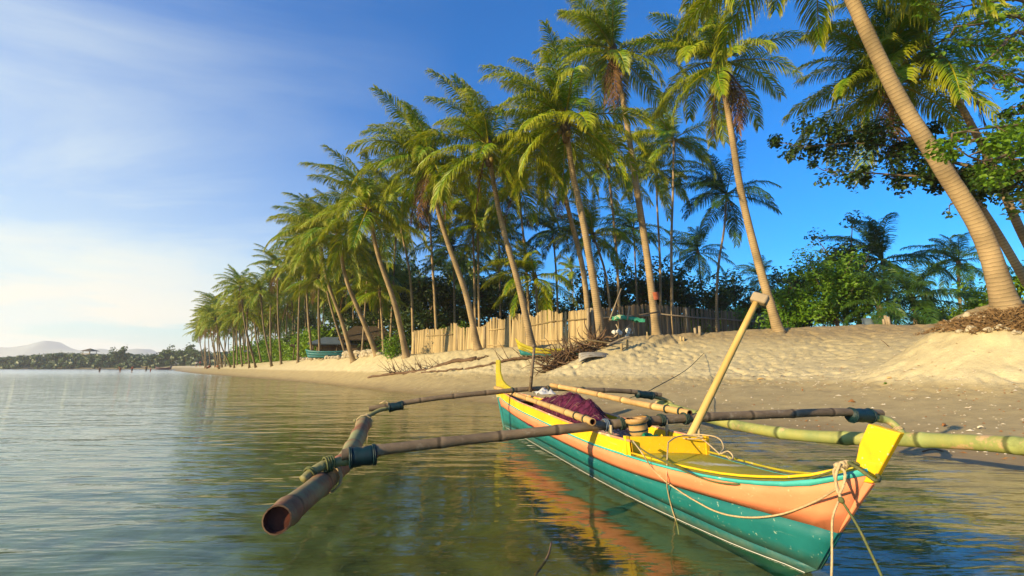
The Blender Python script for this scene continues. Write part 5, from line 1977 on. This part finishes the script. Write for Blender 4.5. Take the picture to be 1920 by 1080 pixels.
# turned wooden bitt lashed to the arm
def bitt():
    c0, c1 = at_y(1199, 815, 5.05), at_y(1193, 783, 5.05)
    n = 20
    d = c1 - c0
    b = MB()
    prof = [(0, .085), (.12, .098), (.3, .100), (.5, .098), (.70, .096), (.76, .118), (.92, .122), (1.0, .108)]
    b.tube([c0 + d * q for q, r in prof], [r for q, r in prof], n, False)
    root = bpart(b, 'bitt', 'wood', True, None, 'round wooden bitt with dark bands')
    b = MB()
    top = c1
    u, w = Vector((1, 0, 0)), Vector((0, 1, 0))
    ring = lambda c, rad: [c + (u * math.cos(6.2832 * k / n) + w * math.sin(6.2832 * k / n)) * rad for k in range(n)]
    b.add(ring(top, .108) + ring(top + Vector((0, 0, -.004)), .066) + ring(top + Vector((0, 0, -.07)), .06) + [top + Vector((0, 0, -.07))],
          [(k, (k + 1) % n, n + (k + 1) % n, n + k) for k in range(n)] + [(n + k, n + (k + 1) % n, 2 * n + (k + 1) % n, 2 * n + k) for k in range(n)] + [(2 * n + k, 2 * n + (k + 1) % n, 3 * n) for k in range(n)])
    bpart(b, 'socket', 'wood', False, root)
    for q, r in ((.27, .1005), (.66, .0985)):
        b = MB(); b.tube([c0 + d * (q - .045), c0 + d * (q + .045)], r + .003, n, False); bpart(b, 'band', 'wrap', True, root)


bitt()

# mast stub near the stern
b = MB(); b.tube(T((994, 735, 9.15), (998, 690, 9.15), (1002, 650, 9.15)), [.034, .032, .026], 8); bpart(b, 'stern_pole', 'bamboo_old')
b = MB(); b.tube(T((998, 651, 9.15), (1003, 648, 9.15)), .04, 6); bpart(b, 'pole_fork', 'bamboo_old')

# surface of the hull on the sea side, used to lay ropes on it
_bvh = BVHTree.FromPolygons(hullpts, hullf)


def on_hull(u, v, lift=.022):
    r = Vector(ray(u, v)).normalized()
    h = _bvh.ray_cast(Vector((0, 0, H)), r)
    if h[0] is None:
        return None
    return h[0] - r * lift


def rope(uv, m, th, label, y=None, cat='rope', name='rope', seg=60):
    pts = []
    last = None
    for q in uv:
        if len(q) == 3:
            p = at_y(*q)
        else:
            p = on_hull(*q)
            if p is None:
                p = at_y(q[0], q[1], last.y if last else 3.2)
        pts.append(p); last = p
    b = MB()
    P = curve_pts(pts, seg)
    b.tube(P, th, 6, jit=.05)
    o0 = P[0]
    b.v = [tuple(Vector(p) - o0) for p in b.v]
    o = b.build(name, M[m], None, True, label, cat)
    o.location = o0
    return o


rope([(1186, 826, 4.42), (1205, 851, 4.2), (1223, 878), (1247, 902), (1270, 918), (1300, 937), (1345, 960), (1397, 970), (1461, 965), (1525, 942), (1572, 915, 2.72)], 'rope_tan', .0065, 'tan rope sagging along the hull from the coaming to the bow', seg=90)
rope([(1183, 828, 4.42), (1212, 848, 4.15), (1262, 873, 3.75), (1320, 898), (1380, 908), (1450, 906), (1520, 897, 2.95), (1572, 880, 2.72)], 'rope_green', .007, 'thin green rope stretched along the rail to the bow', seg=80)
rope([(1253, 829, 4.36), (1251, 860, 4.1), (1250, 890), (1253, 925), (1262, 960), (1270, 985), (1273, 1003)], 'rope_tan', .006, 'frayed tan rope end hanging straight down over the hull side')
rope([(1575, 868, 2.70), (1567, 895, 2.70), (1573, 925, 2.68), (1583, 905, 2.68), (1580, 880, 2.70), (1568, 878, 2.72), (1571, 915, 2.69), (1577, 937, 2.67)], 'rope_tan', .008, 'tan rope loops knotted round the bow behind the stem post', seg=70)
rope([(1588, 866, 2.72), (1612, 880, 2.62), (1640, 900, 2.55), (1648, 895, 2.62), (1630, 878, 2.72), (1596, 866, 2.75)], 'rope_green', .010, 'thick green rope lashed round the foot of the yellow stem post', seg=60)
rope([(1577, 937, 2.67), (1590, 957, 2.64), (1610, 990, 2.60), (1632, 1035, 2.55), (1654, 1082, 2.5), (1668, 1120, 2.48)], 'rope_green', .007, 'green mooring rope running from the bow knot down into the water')
rope([(1572, 940, 2.66), (1562, 968, 2.66), (1560, 1010, 2.66), (1560, 1050, 2.65), (1559, 1085, 2.64), (1559, 1120, 2.62)], 'rope_tan', .006, 'tan rope hanging plumb from the bow knot into the water')
b = MB()
for k in range(5):
    b.blob(at_y(1577 + rnd.uniform(-7, 9), 868 + rnd.uniform(-7, 6), 2.72), .022, k, 5, .2)
bpart(b, 'bow_knot', 'rope_tan')
b = MB(); b.blob(at_y(1577, 938, 2.665), .018, 9, 5, .2); bpart(b, 'bow_knot', 'rope_green')
rope([(1288, 818, 4.72), (1300, 815, 4.7), (1325, 816, 4.62), (1352, 826, 4.35), (1357, 840, 4.2), (1354, 850, 4.05), (1365, 846, 4.05), (1374, 855, 4.0), (1370, 862, 3.95), (1362, 855, 3.95)], 'rope_tan', .007, 'tan rope coil trailing over the fore deck from the oar foot', seg=70)
rope([(1253, 829, 4.36), (1270, 819, 4.5), (1300, 817, 4.6), (1318, 820, 4.55), (1300, 823, 4.55), (1282, 822, 4.6), (1295, 818, 4.68), (1310, 822, 4.6), (1330, 834, 4.3), (1350, 852, 4.1)], 'rope_tan', .0065, 'loose tan rope wound round the foot of the leaning oar', seg=80)
rope([(1145, 800, 5.05), (1143, 812, 4.95), (1160, 820, 4.9), (1178, 826, 4.75)], 'rope_green', .009, 'short green cord looped under the arm beside the bitt')
gA = on_ground(1320, 664); gB = on_ground(1172, 750)
_e = at_y(1217, 733, 9.92)


def mooring():
    b = MB(); mid = (_e + gA) / 2 - Vector((0, 0, .12))
    P = curve_pts([gA + Vector((0, 0, .02)), mid, _e], 30) + curve_pts([_e, (_e + gB) / 2, gB], 12)[1:]
    b.tube([p - gA for p in P], .011, 5)
    o = b.build('rope', M['cord'], None, True, 'dark mooring rope from the rear arm end up onto the dry sand', 'rope')
    o.location = gA


mooring()

# dark sunken stick in front of the boat
def stick():
    a_, b_ = at_z(1003, 1078, -.06), at_z(1034, 1016, .05)
    m = MB(); P = curve_pts([a_, (a_ + b_) / 2 + Vector((.03, 0, .01)), b_], 12)
    m.tube([p - a_ for p in P], [.012 - .0006 * i for i in range(12)], 6, jit=.15)
    o = m.build('twig', M['driftwood'], None, True, 'dark bent twig sticking out of the shallow water in the foreground', 'twig')
    o.location = a_


stick()

# oar leaning in the cockpit
def oar():
    lo, hi = at_y(1283, 842, 4.86), at_y(1418, 566, 5.02)
    root = thing('oar', 'long pale wooden oar with a block head leaning up out of the cockpit', 'oar', lo)
    b = MB(); d = hi - lo
    b.tube([d * q for q in np.linspace(0, 1, 14)], [.041 - .009 * q for q in np.linspace(0, 1, 14)], 12, jit=.012)
    b.build('shaft', M['oar'], root)
    b = MB()
    t = d.normalized(); x = Vector((.86, -.5, .10)).normalized(); x = (x - t * x.dot(t)).normalized(); y = t.cross(x)
    rot = Matrix((x, y, t)).transposed()
    b.box(d + t * .045 + x * .02, .17, .10, .115, rot)
    o = b.build('handle_block', M['oarhead'], root, False)
    md = o.modifiers.new('edge', 'BEVEL'); md.width = .022; md.segments = 3


oar()


# nets and gear in the hull
def heap(name, label, a0, a1, wmax, z0, hz, m, seed, cat, nx=64, ny=26):
    rr = np.random.RandomState(seed)
    aa, ww = np.meshgrid(np.linspace(0, 1, nx), np.linspace(-1, 1, ny), indexing='ij')
    prof = np.sin(np.pi * aa ** .8) ** .75
    cross = np.clip(1 - np.abs(ww) ** 2.4, 0, 1)
    z = z0 + hz * prof * cross
    z += (vnoise(aa * 9, ww * 3, seed) - .5) * .13 * prof * cross + (vnoise(aa * 20, ww * 4, seed + 1) - .5) * .07 * prof
    fold = np.sin(aa * 30 + ww * 3.5 + vnoise(aa * 5, ww * 3, seed + 2) * 6) * .030
    z += fold * prof
    vs = []
    for i in range(nx):
        for j in range(ny):
            a = a0 + (a1 - a0) * aa[i, j]
            lim = min(wmax, float(_wt(np.array([a]))[0]) - .05)
            vs.append(BP(a, ww[i, j] * lim, float(z[i, j])))
    fs = [(i * ny + j, i * ny + j + 1, (i + 1) * ny + j + 1, (i + 1) * ny + j) for i in range(nx - 1) for j in range(ny - 1)]
    b = MB()
    o0 = BP((a0 + a1) / 2, 0, z0)
    b.add([p - o0 for p in vs], fs)
    o = b.build(name, M[m], None, True, label, cat)
    o.location = o0
    return o


_net = heap('fishing_net', 'maroon fishing net heaped up high in the middle of the hull', 2.6, 5.9, .42, .36, .50, 'net', 5, 'net')
_tan = heap('tangled_net', 'pale pink tangled net spread low beside the maroon heap', 1.95, 3.4, .38, .36, .18, 'pinknet', 9, 'net', 40, 20)


def strands(o, n, m, seed, r=.0035):
    """loose twine lying over a heap"""
    rr = random.Random(seed)
    V = [v.co.copy() for v in o.data.vertices]
    b = MB()
    for k in range(n):
        i = rr.randrange(len(V))
        p = V[i].copy(); d = Vector((rr.uniform(-1, 1), rr.uniform(-1, 1), 0)).normalized()
        pts = [p + Vector((0, 0, .012))]
        for q in range(4):
            t = pts[-1] + d * .07 + Vector((rr.uniform(-.03, .03), rr.uniform(-.03, .03), 0))
            c = min(rr.sample(V, 160), key=lambda w: (w.x - t.x) ** 2 + (w.y - t.y) ** 2)
            pts.append(Vector((c.x, c.y, c.z + rr.uniform(.004, .022))))
        b.tube(pts, r, 3, False)
    b.build('strands', M[m], o, True, kind='stuff')


strands(_net, 260, 'net', 2)
strands(_net, 60, 'pinknet', 3, .003)
strands(_tan, 160, 'pinknet', 4)
o = heap('white_rag', 'scrap of white cloth tucked on top of the maroon net', 4.9, 5.3, .14, .84, .06, 'cloth', 13, 'cloth', 14, 8)
o = heap('plastic_bag', 'crumpled green plastic bag on the floor beside the bitt', 1.62, 2.0, .26, .44, .12, 'bag', 15, 'bag', 18, 12)

# ------------------------------------------------------------------ people on the far beach
def person(u, v, y, hgt, pose, label, shirt=None, shorts='shorts', wade=0.0, face=0.0):
    hgt *= 1.18
    wade *= .6
    p = at_y(u, v, y)
    z0 = (gz(p.x, p.y) if not wade else -wade)
    root = thing('person', label, 'person', (p.x, p.y, z0), None, face)
    s = hgt / 1.7
    if pose == 'sit':
        J = dict(pel=(0, 0, .14), chest=(0, .16, .52), neck=(0, .14, .66), head=(0, .10, .80), lk=(.12, -.38, .42), lf=(.14, -.70, .06), rk=(-.12, -.36, .40), rf=(-.15, -.68, .06),
                 ls=(.19, .16, .56), le=(.26, -.05, .36), lh=(.20, -.28, .36), rs=(-.19, .16, .56), re=(-.27, .02, .32), rh=(-.30, .1, .05))
    elif pose == 'bend':
        J = dict(pel=(0, 0, .92), chest=(0, -.28, 1.18), neck=(0, -.38, 1.26), head=(0, -.50, 1.30), lk=(.1, -.06, .5), lf=(.12, .02, .03), rk=(-.1, -.08, .5), rf=(-.12, .0, .03),
                 ls=(.19, -.30, 1.18), le=(.22, -.42, .92), lh=(.18, -.52, .70), rs=(-.19, -.30, 1.18), re=(-.22, -.40, .92), rh=(-.16, -.52, .72))
    else:
        J = dict(pel=(0, 0, .92), chest=(0, .02, 1.28), neck=(0, .01, 1.46), head=(0, -.02, 1.60), lk=(.11, -.03, .48), lf=(.13, .03, .03), rk=(-.11, .02, .48), rf=(-.14, .06, .03),
                 ls=(.20, .01, 1.38), le=(.27, .0, 1.10), lh=(.28, -.08, .84), rs=(-.20, .01, 1.38), re=(-.28, .03, 1.10), rh=(-.30, -.05, .85))
    ED = [('pel', 'chest'), ('chest', 'neck'), ('neck', 'head'), ('chest', 'ls'), ('ls', 'le'), ('le', 'lh'), ('chest', 'rs'), ('rs', 're'), ('re', 'rh'), ('pel', 'lk'), ('lk', 'lf'), ('pel', 'rk'), ('rk', 'rf')]
    RAD = dict(pel=.13, chest=.135, neck=.05, head=.105, ls=.06, rs=.06, le=.042, re=.042, lh=.035, rh=.035, lk=.065, rk=.065, lf=.05, rf=.05)
    ks = list(J)
    me = bpy.data.meshes.new('body')
    me.from_pydata([Vector(J[k]) * s for k in ks], [(ks.index(a), ks.index(b)) for a, b in ED], [])
    me.materials.append(M['skin'])
    o = link('body', me, root)
    md = o.modifiers.new('skin', 'SKIN')
    sv = me.skin_vertices[0].data
    for i, k in enumerate(ks):
        sv[i].radius = (RAD[k] * s, RAD[k] * s)
        sv[i].use_root = (k == 'pel')
    o.modifiers.new('smooth', 'SUBSURF').levels = 1
    V = lambda k: Vector(J[k]) * s
    b = MB()
    for k in ('lk', 'rk'):
        b.tube([V('pel') + Vector((.05 * (1 if k == 'lk' else -1), 0, .06)) * s, V('pel').lerp(V(k), .5), V('pel').lerp(V(k), .9)], [.15 * s, .115 * s, .10 * s], 8)
    b.build('shorts', M[shorts], root)
    if shirt:
        b = MB(); b.tube([V('pel').lerp(V('chest'), .1), V('chest'), V('chest').lerp(V('neck'), .6)], [.15 * s, .17 * s, .12 * s], 9)
        for k, e in (('ls', 'le'), ('rs', 're')):
            b.tube([V('chest').lerp(V(k), .5), V(k), V(k).lerp(V(e), .6)], [.09 * s, .085 * s, .065 * s], 7)
        b.build('shirt', M[shirt], root)
    b = MB(); b.blob(V('head') + Vector((0, .025, .035)) * s, .125 * s, 3, 6, .05); b.build('hair', M['hair'], root)
    return root


person(187, 692, 118, 1.5, 'stand', 'dark clothed person standing waist deep, leftmost of the bathers', 'darkcloth', 'darkcloth', .75)
person(225, 698, 112, 1.65, 'bend', 'bare chested person in red shorts bending over in the shallows', None, 'shorts', .25)
person(247, 697, 115, 1.45, 'stand', 'person in red wading just right of the bending bather', 'shorts', 'darkcloth', .35)
person(274, 694, 128, 1.5, 'stand', 'slim dark person standing in the water among the bathers', 'darkcloth', 'darkcloth', .45, 1.0)
person(282, 697, 118, 1.3, 'stand', 'child in red wading nearest the beach tip', None, 'shorts', .35, 2.0)
person(320, 690, 165, 1.75, 'stand', 'person in dark blue clothes standing beside the dark canoe', 'tarp', 'darkcloth', 0, .6)
g = on_ground(391, 687)
person(391, 687, min(max(g.y, 60), 110), 1.7, 'sit', 'person in red sitting on the sand facing the water', 'shorts', 'darkcloth', 0, -1.2)
g2 = on_ground(412, 683)
person(412, 683, 100, 1.7, 'sit', 'pale shirted person sitting beside the white deck chair', 'cloth', 'shorts', 0, -1.4)
person(368, 684, 150, 1.7, 'stand', 'left of two people standing by the far grove edge', 'cloth', 'darkcloth', 0, .3)
person(375, 684, 150, 1.65, 'stand', 'right of two people standing by the far grove edge', 'shorts', 'darkcloth', 0, .3)


def deck_chair():
    p = at_y(424, 682, 100); p.z = gz(p.x, p.y)
    root = thing('deck_chair', 'white reclining beach chair far down the sand', 'chair', p, None, -.3)
    b = MB(); b.box((0, 0, .38), 1.1, .6, .05); b.build('seat', M['cloth'], root, False)
    b = MB(); b.box((.85, 0, .68), .95, .6, .05, Matrix.Rotation(-.75, 3, 'Y')); b.build('backrest', M['cloth'], root, False)
    for x in (-.45, .5):
        for y in (-.27, .27):
            b = MB(); b.tube([(x, y, 0), (x, y, .38)], .025, 5); b.build('leg', M['cloth'], root)


deck_chair()
